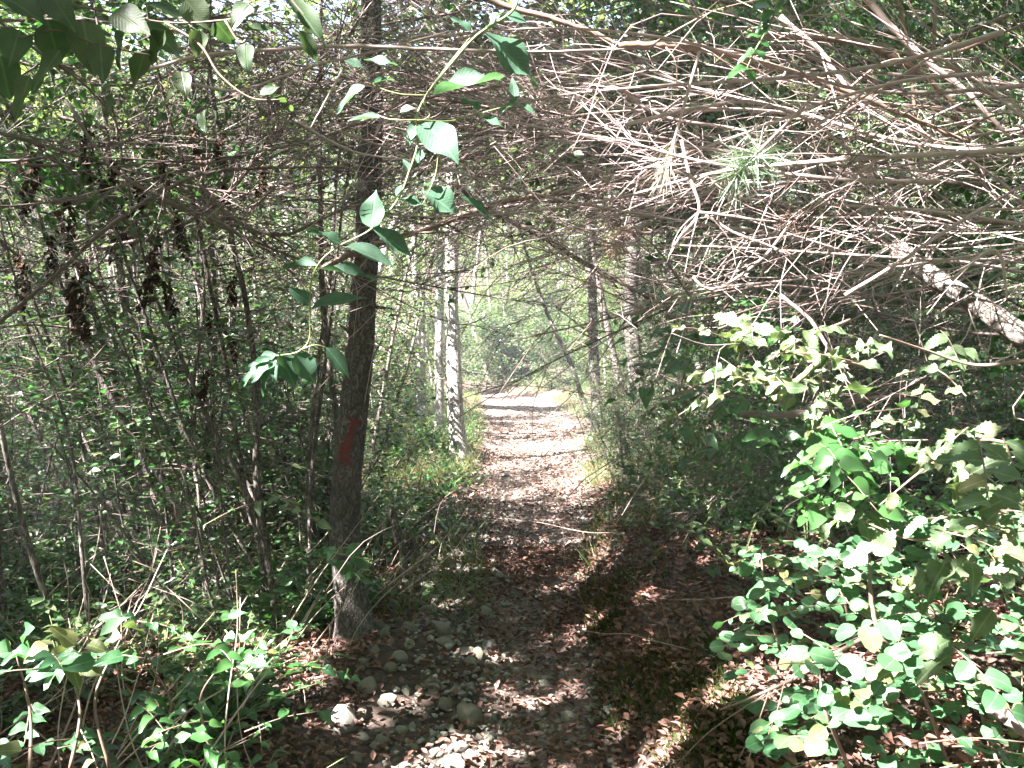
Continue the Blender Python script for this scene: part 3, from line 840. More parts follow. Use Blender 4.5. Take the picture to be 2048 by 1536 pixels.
place(shrubs_far, 60, -4.5, 4.5, 25.8, 32, lambda x, y: off_path(x, y, 1.15), "sunlit shrub in the gap where the path bends out of sight", "shrubs at the path's far bend", .7, 1.3)
place(sunny, 10, -2.0, 4.0, 29.5, 36, lambda x, y: off_path(x, y, 1.6), "sunlit leafy tree rising straight ahead behind the path's bend", "sunlit trees straight ahead", .8, 1.2)
# tall trees: their crowns shade the path
rng = np.random.default_rng(303)
def tall_tree(x, y, top, rad, n, size, lab, group, r0=.10):
    base = np.array([x, y, h1(x, y)])
    pts = [base - [0, 0, .2]]
    d = unit(np.array([rng.normal(0, .06), rng.normal(0, .06), 1]))
    m = 7
    for i in range(m):
        d = unit(d + rng.normal(0, .035, 3)); pts.append(pts[-1] + d * (top - .0) / m)
    path = catmull(pts, 5)
    rad_l = np.interp(np.linspace(0, 1, len(path)), [0, .1, 1], [r0 * 1.3, r0, r0 * .3])
    t = thing("tall_tree", lab, "tree", base, group=group)
    mb = MB(); tube(mb, path, rad_l, 12, .1)
    part("trunk", mb.mesh("trunk", M['pine'] if rng.random() < .5 else M['bark'], base), t)
    lm, cl = crown_leaves(path[-1] + [0, 0, -.4], rad, n, size, 80)
    part("crown", lm.mesh("crown", M['canopy'], base, smooth=False), t)
    lb = MB(); tube(lb, [path[-1], path[-1] + [0, 0, .4]], [.01, .003], 5); limbs_mesh(path, lambda k: rad_l[k], cl[rng.choice(len(cl), 14, False)], lb)
    part("limbs", lb.mesh("limbs", M['sap'], base), t)

sp = 3.6
for iy in range(-4, 14):
    for ix in range(-5, 5):
        x = (ix + .5 * (iy % 2)) * sp + rng.normal(0, .6); y = iy * sp + rng.normal(0, .6)
        if abs(float(uabs(x, y))) < 2.6: x += 2.2 * np.sign(x - float(xc(y)) + .01)
        vis = bool(in_view(x, y, 1.2)) and y > .5
        if vis and y < 11: continue
        if -1.2 < x < 1.2 and -1.5 < y < 1: continue
        far = y > 11
        tall_tree(x, y, rng.uniform(6.2, 8.8), (2.2, 2.2, 1.6), 5200 if y < 22 else 1800, .15,
                  "tall slender tree with a high leafy crown in the wood ahead" if far else "unseen tall tree added to shade the start of the path",
                  "tall trees of the wood ahead" if far else "tall trees over the start of the path", rng.uniform(.05, .09))

rng = np.random.default_rng(306)
for x, y in [(-4.2, -1), (-4.6, 1.8), (-6.4, 4.4), (-6.8, -1.5), (-7.2, 1.2), (-8.4, 3.6), (-9.6, .2), (-3.0, -3.6), (-9, 6.4), (-5.6, -4), (-8.2, -3.8), (-11.5, 2.6), (2.7, 2.2), (3.6, 5.4), (-1.9, .4), (1.7, -.5), (-2.6, 3.6)]:  # unseen trees added where their crowns shade the foreground
    tall_tree(x, y, rng.uniform(6.0, 7.6), (1.9, 1.9, 1.4), 5600, .15, "unseen tall tree added to shade the start of the path", "tall trees over the start of the path", .06)
# far wood that reads as one mass
rng = np.random.default_rng(305)
n = 60000
a = rng.uniform(-.75, .75, n); rr_ = rng.uniform(46, 75, n)
p = np.stack([np.sin(a) * rr_, np.cos(a) * rr_, np.zeros(n)], -1)
p[:, 2] = height(p[:, 0], p[:, 1]) + 9 * rng.random(n) ** 1.2 * (.6 + .8 * (vnoise(p[:, 0] * .25, p[:, 1] * .25) + .5))
a = rng.uniform(.9, 2 * np.pi - .9, n); rr_ = rng.uniform(20, 34, n)  # unseen leaf ring beside and behind, added to keep out sky light
p3 = np.stack([np.sin(a) * rr_, np.cos(a) * rr_, np.zeros(n)], -1)
p3[:, 2] = height(p3[:, 0], p3[:, 1]) + 12 * rng.random(n)
p = np.vstack([p, p3]); n = len(p)
mb = MB(); L = .42 * rng.uniform(.6, 1.3, n)
leaves(mb, T_DIA, p, rand_dirs(n, -.2, .4), unit(rng.normal(0, .6, (n, 3)) + [0, 0, 1]), L, L * .7)
tag(part("woodland", mb.mesh("woodland", M['canopy'], smooth=False)), "far wood on the rising ground, with an unseen ring added against sky light", "wood", kind='stuff')

# ------------------------------------------------------------------ overhead tangle of dead boughs
rng = np.random.default_rng(103)
def make_bough(L, nsub, r0, mat, ntw=4, droop=.25, thick=1.0):
    """a dead bough along +X with its twigs"""
    mb = MB(); tw = MB()
    pts = [np.zeros(3)]; d = np.array([1., 0, .1])
    for i in range(7):
        d = unit(d + rng.normal(0, .10, 3) + np.array([0, 0, -droop * .12])); pts.append(pts[-1] + d * L / 7)
    path = catmull(pts, 5); k = len(path)
    tube(mb, path, [r0, r0 * .75, r0 * .5, .002], 6, .1)
    for _ in range(nsub):
        f = rng.uniform(.08, .97); i = int(f * (k - 1)); c = path[i]
        ax = unit(path[min(i + 1, k - 1)] - path[max(i - 1, 0)])
        side = unit(np.cross(ax, unit(rng.normal(0, 1, 3) * [.4, .4, 1.0])))
        d = unit(ax * rng.uniform(.5, 1.7) + side * rng.uniform(.25, .8) + np.array([0, 0, rng.normal(-.1, .25)]))
        l = L * rng.uniform(.2, .6) * (1.1 - .55 * f)
        q1 = c + d * l * .5 + rng.normal(0, .075 * l, 3); q2 = c + d * l + np.array([0, 0, -droop * .5 * l]) + rng.normal(0, .12 * l, 3)
        sp_ = catmull([c, q1, q2], 5)
        rs = r0 * rng.uniform(.22, .42) * thick
        tube(tw, sp_, [rs, rs * .6, .0012], 4)
        for _ in range(ntw):
            j = rng.integers(1, len(sp_)); c2 = sp_[j]
            d2 = unit(d * .9 + rng.normal(0, .42, 3)); l2 = l * rng.uniform(.2, .55)
            tube(tw, catmull([c2, c2 + d2 * l2 * .5 + rng.normal(0, .10 * l2, 3), c2 + d2 * l2 + np.array([0, 0, -.2 * l2])], 3), [rs * .5, .0011], 4)
    return Proto("dead_bough", "branch", [("stem", mb.mesh("stem", mat)), ("twig_sprays", tw.mesh("twig_sprays", mat))])

bough_b = [make_bough(rng.uniform(1.7, 2.8), 30, .011, M['twig']) for _ in range(7)]
bough_p = [make_bough(rng.uniform(1.5, 2.4), 15, .008, M['twigp'], 3) for _ in range(6)]
bough_r = [make_bough(rng.uniform(1.9, 3.0), 18, .011, M['twig'], 3) for _ in range(7)]

def rot_to(dirv, roll):
    d = Vector(dirv).normalized()
    return (d.to_track_quat('X', 'Z').to_matrix() @ Matrix.Rotation(roll, 3, 'X')).to_euler()

def boughs(protos, n, rx, ry, rd, head, lab, group, keepout=None, zs=.18, s=(.7, 1.15)):
    c = 0
    while c < n:
        px, py = rng.uniform(*rx), rng.uniform(*ry); d = rng.uniform(*rd)
        if keepout and keepout(px, py): continue
        m = W(px, py, d)
        if m[2] < h1(m[0], m[1]) + .15: continue
        m0 = m
        a = R(head + rng.normal(0, 28))
        dv = unit(np.array([math.cos(a), math.sin(a), rng.normal(0, zs)]))
        sc_ = rng.uniform(*s)
        if keepout:
            bad = False
            for e in (-1.0, -.5, .5, 1.0, 1.3):
                v_ = m + dv * sc_ * e - EYEP
                z_ = v_ @ FWD
                bad |= z_ < 1.5 or keepout(1024 + F * v_[0] / z_, 768 - F * (v_ @ UP) / z_)
            if bad: continue
        protos[rng.integers(len(protos))].put(m - dv * sc_ * 1.0, lab, group, rot_to(dv, rng.random() * 6.28), sc_)
        c += 1
gap = lambda x, y: (870 < x < 1170 and 400 < y < 830) or (x < 1230 and y > 520)
boughs(bough_p, 23, (1260, 2080), (190, 580), (2.7, 4.0), 175, "bleached dead branch in the sunlit tangle at upper right", "bleached branches in the upper right tangle", gap)
boughs(bough_r, 22, (1250, 2100), (200, 680), (3.6, 7), 172, "brown dead branch in the tangle on the right", "brown branches in the right tangle", gap)
boughs(bough_b, 31, (640, 1330), (-20, 470), (4.2, 8), 180, "dead branch in the dark tangle arching over the path", "branches of the tangle over the path", gap)
boughs(bough_b, 19, (-60, 640), (80, 520), (4.2, 8), 20, "thin dead branch in the tangle at upper left", "branches in the upper left tangle", None)
boughs(bough_b, 12, (1200, 1340), (370, 640), (5.5, 9), 178, "small dead branch in the dark fringe right of the opening", "branches in the fringe of the opening", lambda x, y: (870 < x < 1150 and 400 < y < 830) or (x < 1200 and y > 520), .25, (.4, .65))
boughs(bough_r, 16, (1230, 1900), (560, 960), (4.6, 8), 175, "dead branch in the dark brush on the right bank", "branches in the brush on the right bank", gap)

def make_leafy(L, nsub, r0, mat, size):
    mb, tw, lb = MB(), MB(), MB()
    pts = [np.zeros(3)]; d = np.array([1., 0, .05])
    for i in range(6):
        d = unit(d + rng.normal(0, .10, 3) + np.array([0, 0, -.05])); pts.append(pts[-1] + d * L / 6)
    path = catmull(pts, 4); k = len(path)
    tube(mb, path, [r0, r0 * .6, .002], 6, .1)
    for _ in range(nsub):
        f = rng.uniform(.1, 1); c = path[int(f * (k - 1))]
        d = unit(np.array([rng.uniform(.2, 1), rng.normal(0, .7), rng.normal(-.25, .3)])); l = L * rng.uniform(.15, .42)
        pp = catmull([c, c + d * l * .5, c + d * l + [0, 0, -.2 * l]], 4)
        tube(tw, pp, [r0 * .3, .001], 4)
        m = rng.integers(9, 20); tt = rng.uniform(.1, 1.03, m)
        P = np.stack([np.interp(tt, np.linspace(0, 1, len(pp)), pp[:, j]) for j in range(3)], -1) + rng.normal(0, .02, (m, 3))
        Ls = size * rng.uniform(.55, 1.3, m)
        leaves(lb, T_OV, P, unit(d[None] * .6 + rand_dirs(m, -.3, .3)), unit(rng.normal(0, .35, (m, 3)) + [0, 0, 1]), Ls, Ls * .58)
    return Proto("leafy_branch", "branch", [("stem", mb.mesh("stem", M['twig'])), ("twig_sprays", tw.mesh("twig_sprays", M['twig'])), ("leaves", lb.mesh("leaves", mat))])
rng = np.random.default_rng(401)
leafy = [make_leafy(rng.uniform(1.3, 2.0), 26, .009, M['leafb' if i % 2 else 'leaf'], .055) for i in range(6)]
boughs(leafy, 34, (1280, 2000), (330, 960), (4.8, 8.5), 175, "leafy dark green branch hanging in the shade over the right bank", "leafy branches over the right bank", gap)
boughs(leafy, 24, (1260, 1640), (600, 960), (3.8, 6.2), 175, "leafy branch drooping low over the near right bank", "leafy branches low over the near right bank", gap, .15, (.4, .7))
boughs(leafy, 16, (1270, 1420), (420, 880), (6.5, 10), 175, "small leafy dark branch beside the opening over the path", "small leafy branches right of the opening", gap, .18, (.4, .6))
boughs(leafy, 28, (1300, 2100), (-40, 330), (4.5, 8), 170, "leafy branch among the dead twigs at upper right", "leafy branches at upper right", gap)
boughs(leafy, 34, (560, 1300), (-60, 330), (5.5, 9), 180, "leafy branch in the dark canopy over the path", "leafy branches over the path", gap)
boughs(leafy, 22, (-60, 600), (-40, 520), (4.8, 8), 10, "leafy branch in the thicket at upper left", "leafy branches at upper left", None)

# ------------------------------------------------------------------ named branches
rng = np.random.default_rng(104)
def branch(name, lab, pts, w, depth, mat, cat="branch", n=8, d2=None, rough=.1, twigs=0, wend=None, group=None):
    ds = np.linspace(depth, d2 if d2 else depth, len(pts))
    P = catmull([W(x, y, d) for (x, y), d in zip(pts, ds)], 6)
    r = w / F * depth / 2
    P = P + rng.normal(0, r * .12, P.shape)
    base = P[0].copy()
    mb = MB(); tube(mb, P, [r, r * .95, r * .85, (wend / F * depth / 2) if wend else r * .45], n, rough)
    me = mb.mesh(name, mat, base)
    if twigs:
        t = thing(name, lab, cat, base, group=group); part("stem", me, t)
        tb = MB()
        for _ in range(twigs):
            i = rng.integers(2, len(P) - 1); ax = unit(P[i] - P[i - 1])
            dd = unit(ax * rng.choice([.8, 1.2]) + rng.normal(0, .42, 3)); l = rng.uniform(.12, .42)
            tp = catmull([P[i], P[i] + dd * l * .5 + rng.normal(0, .02, 3), P[i] + dd * l + [0, 0, -.05]], 4)
            tube(tb, tp, [max(.0018, r * .35), .001], 4)
            for _ in range(2):
                j = rng.integers(1, len(tp)); d3 = unit(dd + rng.normal(0, .6, 3))
                tube(tb, catmull([tp[j], tp[j] + d3 * l * .2, tp[j] + d3 * l * .4], 3), [.0014, .0009], 4)
        part("twig_sprays", tb.mesh("twig_sprays", mat, base), t)
        return t
    o = part(name, me); o.location = tuple(base)
    return tag(o, lab, cat, group)

NAMED = [
 ("long pale reddish stem crossing the whole top of the view", [(295, 140), (400, 112), (560, 98), (700, 92), (830, 97), (960, 101), (1090, 103), (1250, 98)], 8, 2.45, 'twigp', 0),
 ("curved pale stem dipping below the long one at upper left", [(335, 142), (375, 164), (420, 175), (478, 181), (560, 155), (640, 128), (730, 108), (880, 68), (960, 50)], 6, 2.5, 'twigp', 0),
 ("thick brown branch sweeping down from the top centre to the right", [(930, -20), (1020, 15), (1085, 32), (1160, 55), (1215, 78), (1235, 92)], 13, 2.9, 'branch', 0),
 ("smooth brown branch bowing across the upper right", [(1225, 93), (1300, 90), (1355, 92), (1445, 105), (1523, 125), (1640, 164), (1737, 199), (1835, 242), (1940, 284)], 15, 3.0, 'branch', 8),
 ("pale straight pole slanting down through the top right corner", [(1715, -20), (1796, 66), (1858, 125), (1932, 183), (2025, 280)], 14, 3.1, 'twigp', 3),
 ("bleached straight stick slanting beside the green leaf sprig", [(1560, 33), (1640, 101), (1671, 144), (1740, 235)], 11, 3.0, 'twigp', 4),
 ("dark thick branch bowing behind the pale pole at top right", [(1520, 70), (1600, 74), (1679, 78), (1757, 101), (1827, 136), (1881, 183), (1960, 250)], 16, 3.6, 'branch', 6),
 ("thin dark branch rising to the right edge at the top", [(1640, 258), (1749, 187), (1835, 136), (1971, 82), (2070, 36)], 8, 3.3, 'branch', 5),
 ("upright brown stem in the sunny leaves at top right", [(1790, -30), (1815, 97), (1828, 218), (1835, 330)], 9, 3.8, 'branch', 4),
 ("second upright brown stem at top right, nearer the edge", [(1872, -30), (1869, 80), (1866, 253), (1862, 350)], 8, 3.8, 'branch', 4),
 ("arching bleached twig over the pine needle tuft", [(1250, 250), (1367, 222), (1484, 203), (1562, 218), (1640, 253), (1718, 323), (1760, 370)], 8, 2.9, 'twigp', 10),
 ("bleached twig slanting down to the left above the needle tuft", [(1215, 175), (1250, 183), (1328, 234), (1484, 261), (1570, 300)], 8, 3.0, 'twigp', 8),
 ("long level bleached stick under the needle tuft", [(1255, 278), (1289, 281), (1406, 296), (1562, 316), (1737, 335), (1990, 352)], 7, 2.9, 'twigp', 10),
 ("long bright stick slanting up to the right edge above the log", [(1690, 590), (1796, 526), (1913, 448), (2060, 362)], 8, 2.6, 'twigp', 2),
 ("forked pale twig hanging below the needle tuft", [(1363, 280), (1379, 351), (1398, 421), (1359, 475), (1338, 513)], 7, 2.7, 'twigp', 2),
 ("level side twig of the forked pale twig", [(1398, 424), (1450, 430), (1500, 438), (1556, 444)], 6, 2.7, 'twigp', 1),
 ("pale twig slanting right below the forked twig", [(1412, 428), (1450, 455), (1484, 472), (1540, 492), (1590, 512)], 6, 2.75, 'twigp', 1),
 ("hooked pale twig curling under the tangle on the right", [(1386, 553), (1406, 573), (1437, 577), (1484, 549), (1538, 503), (1581, 448), (1640, 409), (1737, 370)], 6, 2.8, 'twigp', 4),
 ("hooked twig bent over beside the log at the right edge", [(1905, 560), (1950, 520), (1985, 500), (2003, 520), (2010, 560), (2014, 600)], 8, 2.6, 'twigp', 0),
 ("brown bough arching over the path below the tangle", [(640, 540), (700, 508), (760, 487), (860, 455), (940, 425), (1010, 403), (1110, 388), (1200, 379), (1290, 374)], 13, 4.6, 'branch', 14),
 ("dark bough slanting down right from the arch over the path", [(915, 372), (990, 428), (1080, 470), (1150, 515), (1230, 560), (1310, 600)], 12, 4.9, 'twig', 16),
 ("long thin dark bough slanting up right across the left thicket", [(-20, 660), (100, 560), (215, 455), (330, 380), (420, 345), (560, 335), (690, 335)], 9, 4.2, 'twig', 22),
 ("second dark bough fanning towards the blazed tree", [(400, 370), (470, 440), (560, 470), (640, 440), (720, 400)], 8, 4.3, 'twig', 22),
 ("thin dark bough slanting down beside the hanging withered leaves", [(130, 200), (220, 330), (330, 400), (430, 440), (540, 505)], 7, 4.1, 'twig', 18),
 ("thin straight twig slanting down left of the vine leaves", [(685, 140), (655, 195), (622, 255)], 5, 2.4, 'twigp', 0),
 ("thin dark twig curving under the vine at top centre", [(590, 240), (640, 270), (700, 300), (750, 312), (830, 322)], 5, 2.5, 'twigp', 0),
 ("yellow-green stick pointing down left among the serrated leaves", [(1548, 800), (1600, 757), (1640, 722), (1690, 690)], 14, 2.5, 'stem', 0),
 ("knobbly pale twig slanting through the serrated leaves", [(1560, 590), (1620, 640), (1660, 700), (1700, 740)], 8, 2.6, 'twigp', 2),
 ("dark level branch lying in the brush on the right bank", [(1480, 828), (1560, 830), (1640, 822), (1720, 800), (1830, 790)], 14, 3.3, 'twig', 8),
 ("brown stem rising among the round leaves at lower right", [(1810, 1330), (1760, 1270), (1742, 1190), (1738, 1110)], 11, 2.4, 'branch', 0),
 ("pale stem of the round-leaved shrub slanting to lower left", [(1760, 1262), (1680, 1300), (1610, 1345), (1540, 1380), (1440, 1420)], 9, 2.5, 'branch', 3),
 ("dead stick lying on the litter at bottom right", [(1370, 1460), (1440, 1475), (1510, 1478), (1580, 1488)], 20, 3.3, 'log', 0),
 ("thick pale stick jutting in at the bottom right corner", [(1980, 1410), (2020, 1440), (2080, 1490)], 30, 1.9, 'twigp', 0),
]
for lab, pts, w, d, m, tw in NAMED:
    branch("dead_branch", lab, pts, w, d, M[m], n=8, twigs=tw)

# the leaning dead trunk on the right
P = catmull([W(x, y, d) for x, y, d in [(1600, 300, 3.9), (1679, 390, 3.8), (1737, 440, 3.7), (1796, 499, 3.6), (1854, 546, 3.55), (1932, 596, 3.5), (2000, 640, 3.45), (2080, 700, 3.4), (2180, 790, 3.35)]], 8)
base = P[-1].copy()
t = thing("leaning_dead_tree", "thick pale dead trunk slanting down through the right side of the tangle", "tree", base)
mb = MB(); tube(mb, P, [.022, .030, .036, .042, .046], 18, .18); part("trunk", mb.mesh("trunk", M['log'], base), t)
mb = MB()
for i in rng.integers(4, len(P) - 4, 14):
    d = unit(rng.normal(0, 1, 3)); l = rng.uniform(.1, .4)
    mb = MB(); tube(mb, catmull([P[i], P[i] + d * l * .5, P[i] + d * l + [0, 0, -.05]], 4), [.006, .002], 5)
    part("stub", mb.mesh("stub", M['log'], base), t)

# broken stem by the rubble, low stump by the pale pine
def stump(lab, pts, widths, depth, mat):
    P = catmull([W(x, y, depth) for x, y in pts], 6)
    base = np.array([P[-1][0], P[-1][1], h1(P[-1][0], P[-1][1])])
    P = np.vstack([P, [base - [0, 0, .1]]]) if P[-1][2] > base[2] - .05 else P
    mb = MB(); tube(mb, P, np.array(widths) / F * depth / 2, 12, .2)
    # splintered top
    for _ in range(6):
        a = P[0] + rng.normal(0, .006, 3)
        tube(mb, [a, a + [rng.normal(0, .01), rng.normal(0, .01), rng.uniform(.02, .06)]], [.005, .001], 4)
    o = part("broken_stump", mb.mesh("broken_stump", mat, base)); o.location = tuple(base)
    tag(o, lab, "stump")
stump("thin broken dark stump standing left of the path's stony edge", [(786, 1028), (797, 1080), (806, 1130), (814, 1180)], [14, 18, 19, 22], 5.9, M['sap'])
stump("tiny dark stump on the path beside the pale pine", [(951, 866), (951, 888)], [5, 6], 14.0, M['sap'])

# ------------------------------------------------------------------ hanging withered leaf clusters
rng = np.random.default_rng(105)
def make_cluster(L, n):
    mb = MB()
    pts = catmull([[0, 0, 0], [rng.normal(0, .03), rng.normal(0, .03), -L * .5], [rng.normal(0, .05), rng.normal(0, .05), -L]], 5)
    tube(mb, pts, [.003, .0015], 4, mi=0)
    tt = rng.random(n)
    P = np.stack([np.interp(tt, np.linspace(0, 1, len(pts)), pts[:, j]) for j in range(3)], -1) + rng.normal(0, .018, (n, 3))
    s = .05 * rng.uniform(.6, 1.3, n)
    leaves(mb, T_DRY, P, unit(rand_dirs(n, -1.2, .5)), rand_dirs(n, .2, .5), s, s * .5)
    return Proto("withered_leaf_cluster", "dead leaves", [("withered_leaf_cluster", mb.mesh("withered_leaf_cluster", M['dark_dead']))])
clus = [make_cluster(rng.uniform(.25, .38), rng.integers(45, 80)) for _ in range(5)]
for x, y0, y1 in [(171, 505, 650), (301, 500, 615), (468, 550, 615), (420, 625, 670), (468, 680, 725), (413, 740, 805), (222, 320, 380), (270, 355, 430), (322, 300, 365), (444, 270, 330),
                  (444, 365, 440), (315, 465, 515), (133, 380, 480), (240, 400, 500), (60, 300, 420), (100, 470, 560), (355, 420, 500), (385, 250, 330), (180, 250, 340), (40, 500, 600), (520, 330, 390), (150, 560, 680), (330, 560, 640)]:
    d = rng.uniform(4.2, 5.4)
    p0 = W(x, y0, d); Lw = (y1 - y0) / F * d
    clus[rng.integers(5)].put(p0, "dark withered leaf cluster hanging in the upper left thicket", "withered leaf clusters hanging at left", (0, 0, rng.random() * 6), Lw / .31)

# ------------------------------------------------------------------ the hanging vine in the middle
rng = np.random.default_rng(106)
def leaf_px(b, t, w, d, dt=None, up=None):
    """one leaf from base pixel to tip pixel"""
    B = W(*b, d); T = W(*t, dt if dt else d + rng.normal(0, .03))
    return B, T - B, np.linalg.norm(T - B), w / F * d
VINE = [((967, 65), (1085, 165), 62), ((865, 190), (1010, 152), 27), ((850, 245), (916, 322), 60), ((836, 250), (812, 290), 22), ((845, 300), (832, 325), 26), ((848, 383), (923, 427), 54), ((921, 393), (993, 444), 20),
        ((742, 456), (750, 378), 42), ((744, 456), (838, 516), 30), ((682, 487), (612, 457), 22), ((692, 493), (798, 534), 26), ((795, 400), (857, 408), 18), ((793, 393), (803, 366), 13), ((636, 531), (553, 530), 16),
        ((642, 538), (758, 553), 16), ((619, 606), (577, 574), 30), ((622, 618), (736, 588), 30), ((560, 705), (594, 778), 36), ((591, 708), (632, 769), 38), ((553, 708), (490, 742), 18), ((548, 715), (470, 775), 22),
        ((550, 718), (500, 764), 24), ((547, 718), (549, 766), 16), ((540, 730), (520, 795), 12), ((653, 695), (702, 755), 26), ((727, 120), (797, 126), 19), ((730, 172), (666, 220), 22), ((1037, 208), (1077, 230), 16),
        ((1030, 202), (1024, 152), 16), ((962, 219), (920, 200), 18), ((962, 236), (1008, 254), 20), ((1035, 206), (998, 226), 12), ((745, 168), (790, 148), 12), ((760, 236), (694, 238), 12), ((800, 225), (830, 212), 20), ((940, 62), (905, 30), 20), ((975, 55), (1000, 20), 26), ((1010, 30), (1060, 40), 34),
        ((820, 345), (806, 318), 16), ((870, 360), (845, 378), 18), ((690, 122), (730, 135), 18)]
vd = 2.35
base = W(1040, -30, vd)
t = thing("hanging_vine", "hanging leafy vine with long pointed bluish-green leaves in the centre", "plant", base)
mb = MB()
stem_px = [(1040, -30), (1027, 20), (976, 55), (942, 82), (890, 143), (853, 191), (832, 239), (835, 290), (819, 342), (795, 400), (743, 458), (679, 492), (641, 523), (622, 568), (620, 637), (618, 680), (595, 704), (550, 712)]
tube(mb, catmull([W(x, y, vd) for x, y in stem_px], 6), [.0036, .0033, .0028, .0024, .002, .0016], 7)
for s_ in [[(853, 191), (800, 188), (750, 172), (728, 150), (700, 128)], [(835, 240), (900, 242), (962, 226), (1035, 206)], [(835, 240), (800, 240), (770, 236), (740, 222)], [(835, 245), (860, 230), (848, 200), (880, 150), (940, 75)],
           [(878, 285), (873, 340), (860, 378), (840, 420)], [(600, 700), (630, 690), (655, 696)]]:
    tube(mb, catmull([W(x, y, vd + rng.normal(0, .02)) for x, y in s_], 5), [.002, .0012], 6)
part("stem", mb.mesh("stem", M['stem'], base), t)
mb = MB()
for b, tip, w in VINE:
    B, d, L, wd = leaf_px(b, tip, w, vd)
    up = unit(np.array([rng.normal(0, .25), -.75, .75]))
    tp = leaf_template('lance' if w / (np.hypot(tip[0] - b[0], tip[1] - b[1])) < .45 else 'ovate', 10, fold=rng.uniform(.1, .3), curl=rng.uniform(-.2, .02), wave=rng.uniform(.2, .9))
    leaves(mb, tp, B, d, up, L, wd * 1.25)
part("leaves", mb.mesh("leaves", M['vine'], base), t)

# close shaded leaves at upper left
base = W(0, -60, 1.5)
t = thing("overhanging_branch", "overhanging branch of large dark shaded leaves at upper left", "branch", base)
mb = MB(); lb = MB()
BR = [[(-60, -40), (80, 0), (200, 20), (330, 45), (450, 40), (560, 20)], [(-60, 60), (40, 75), (110, 60), (200, 90), (300, 110)], [(330, 45), (400, 90), (440, 150), (500, 195), (560, 200)], [(560, -30), (600, 20), (640, 60)], [(450, 40), (480, 85), (500, 70)]]
for s_ in BR:
    tube(mb, catmull([W(x, y, 1.5) for x, y in s_], 5), [.0022, .0012], 6)
LV = [((165, 40), (188, 150), 66), ((95, 40), (125, 135), 70), ((40, 60), (15, 130), 60), ((290, 45), (376, 115), 48), ((290, 100), (268, 172), 40), ((362, 143), (372, 197), 32), ((400, 60), (392, 115), 34), ((20, 0), (90, 45), 50), ((581, 0), (656, 92), 38),
      ((600, 60), (640, 130), 30), ((230, 20), (300, 70), 56), ((120, 100), (60, 180), 44), ((200, 85), (205, 160), 50), ((250, 60), (230, 140), 44), ((330, 60), (300, 130), 36), ((410, 220), (403, 262), 32), ((432, 222), (428, 262), 30), ((490, 62), (555, 55), 22), ((492, 86), (492, 145), 34), ((520, 190), (560, 172), 20), ((545, 195), (590, 215), 18),
      ((0, 110), (20, 200), 60), ((60, 150), (30, 240), 40), ((430, 40), (470, 90), 40), ((345, 190), (320, 215), 26), ((225, 190), (210, 235), 24), ((150, 20), (60, 20), 40), ((300, 10), (380, 35), 50), ((500, 10), (460, 50), 40), ((100, -20), (140, 50), 60), ((370, 0), (420, 60), 54)]
for b, tip, w in LV:
    B, d, L, wd = leaf_px(b, tip, w, 1.5)
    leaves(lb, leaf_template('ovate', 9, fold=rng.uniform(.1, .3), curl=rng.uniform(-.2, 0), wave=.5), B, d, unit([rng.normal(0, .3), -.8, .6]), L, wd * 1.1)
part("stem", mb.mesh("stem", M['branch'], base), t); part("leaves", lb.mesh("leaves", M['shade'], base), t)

# green sprig at the top right
base = W(1560, -40, 2.3)
t = thing("leaf_sprig", "bright green leafy sprig hanging in front of the upper right branches", "branch", base)
mb, lb = MB(), MB()
st = [(1560, -40), (1548, 30), (1525, 75), (1508, 105), (1490, 145)]
tube(mb, catmull([W(x, y, 2.3) for x, y in st], 5), [.003, .0015], 6)
for b, tip, w in [((1545, 20), (1518, 50), 30), ((1545, 22), (1575, 0), 26), ((1525, 72), (1495, 68), 24), ((1528, 70), (1540, 45), 22), ((1510, 100), (1478, 122), 26), ((1512, 100), (1530, 118), 22), ((1495, 135), (1455, 150), 30), ((1492, 140), (1515, 165), 28), ((1535, 45), (1510, 62), 22), ((1520, 85), (1545, 92), 20), ((1535, 10), (1505, 15), 30)]:
    B, d, L, wd = leaf_px(b, tip, w, 2.3)
    leaves(lb, T_OVH, B, d, unit([rng.normal(0, .3), -.7, .7]), L, wd)
part("stem", mb.mesh("stem", M['stem'], base), t); part("leaves", lb.mesh("leaves", M['leafb'], base), t)

# pine needle tufts
def tuft(name, lab, c, d, n, L, mat, axis_px, spread=1.0, rad=.0009):
    cpt = W(*c, d); tip = W(*axis_px, d)
    ax = unit(tip - cpt)
    t = thing(name, lab, "branch", cpt)
    mb = MB(); tube(mb, catmull([cpt - ax * .25, cpt, tip], 5), [.005, .003], 6); part("stem", mb.mesh("stem", M['twigp'], cpt), t)
    lb = MB()
    f = rng.random(n)
    P = cpt + (tip - cpt)[None] * f[:, None]
    dd = unit(ax[None] * .5 + rng.normal(0, spread, (n, 3)))
    tm = (np.array([[-.5, 0, 0], [.5, 0, 0], [.35, .6, -.04], [-.35, .6, -.04], [0, 1, -.1]]), [np.array([[0, 1, 2, 3]]), np.array([[3, 2, 4]])], np.zeros((5, 2)))
    leaves(lb, tm, P, dd, unit(rng.normal(0, 1, (n, 3))), L * rng.uniform(.7, 1.1, n), rad * 2)
    part("needles", lb.mesh("needles", mat, cpt), t)
tuft("pine_sprig", "green pine needle tuft in the sunlit tangle at upper right", (1520, 300), 2.6, 230, .12, M['needle'], (1470, 350), .7, .0012)
tuft("pine_sprig", "smaller green needle tuft beside the large one", (1580, 290), 2.7, 100, .10, M['needle'], (1545, 315), .8, .0012)
tuft("dry_needle_tuft", "white dried needle tuft left of the green needles", (1350, 275), 2.7, 120, .10, M['dryneedle'], (1330, 345), .16, .0010)
tuft("dry_needle_tuft", "brown dead needle tuft hanging under the green needles", (1630, 410), 2.8, 80, .10, M['dark_dead'], (1575, 450), .45, .0012)
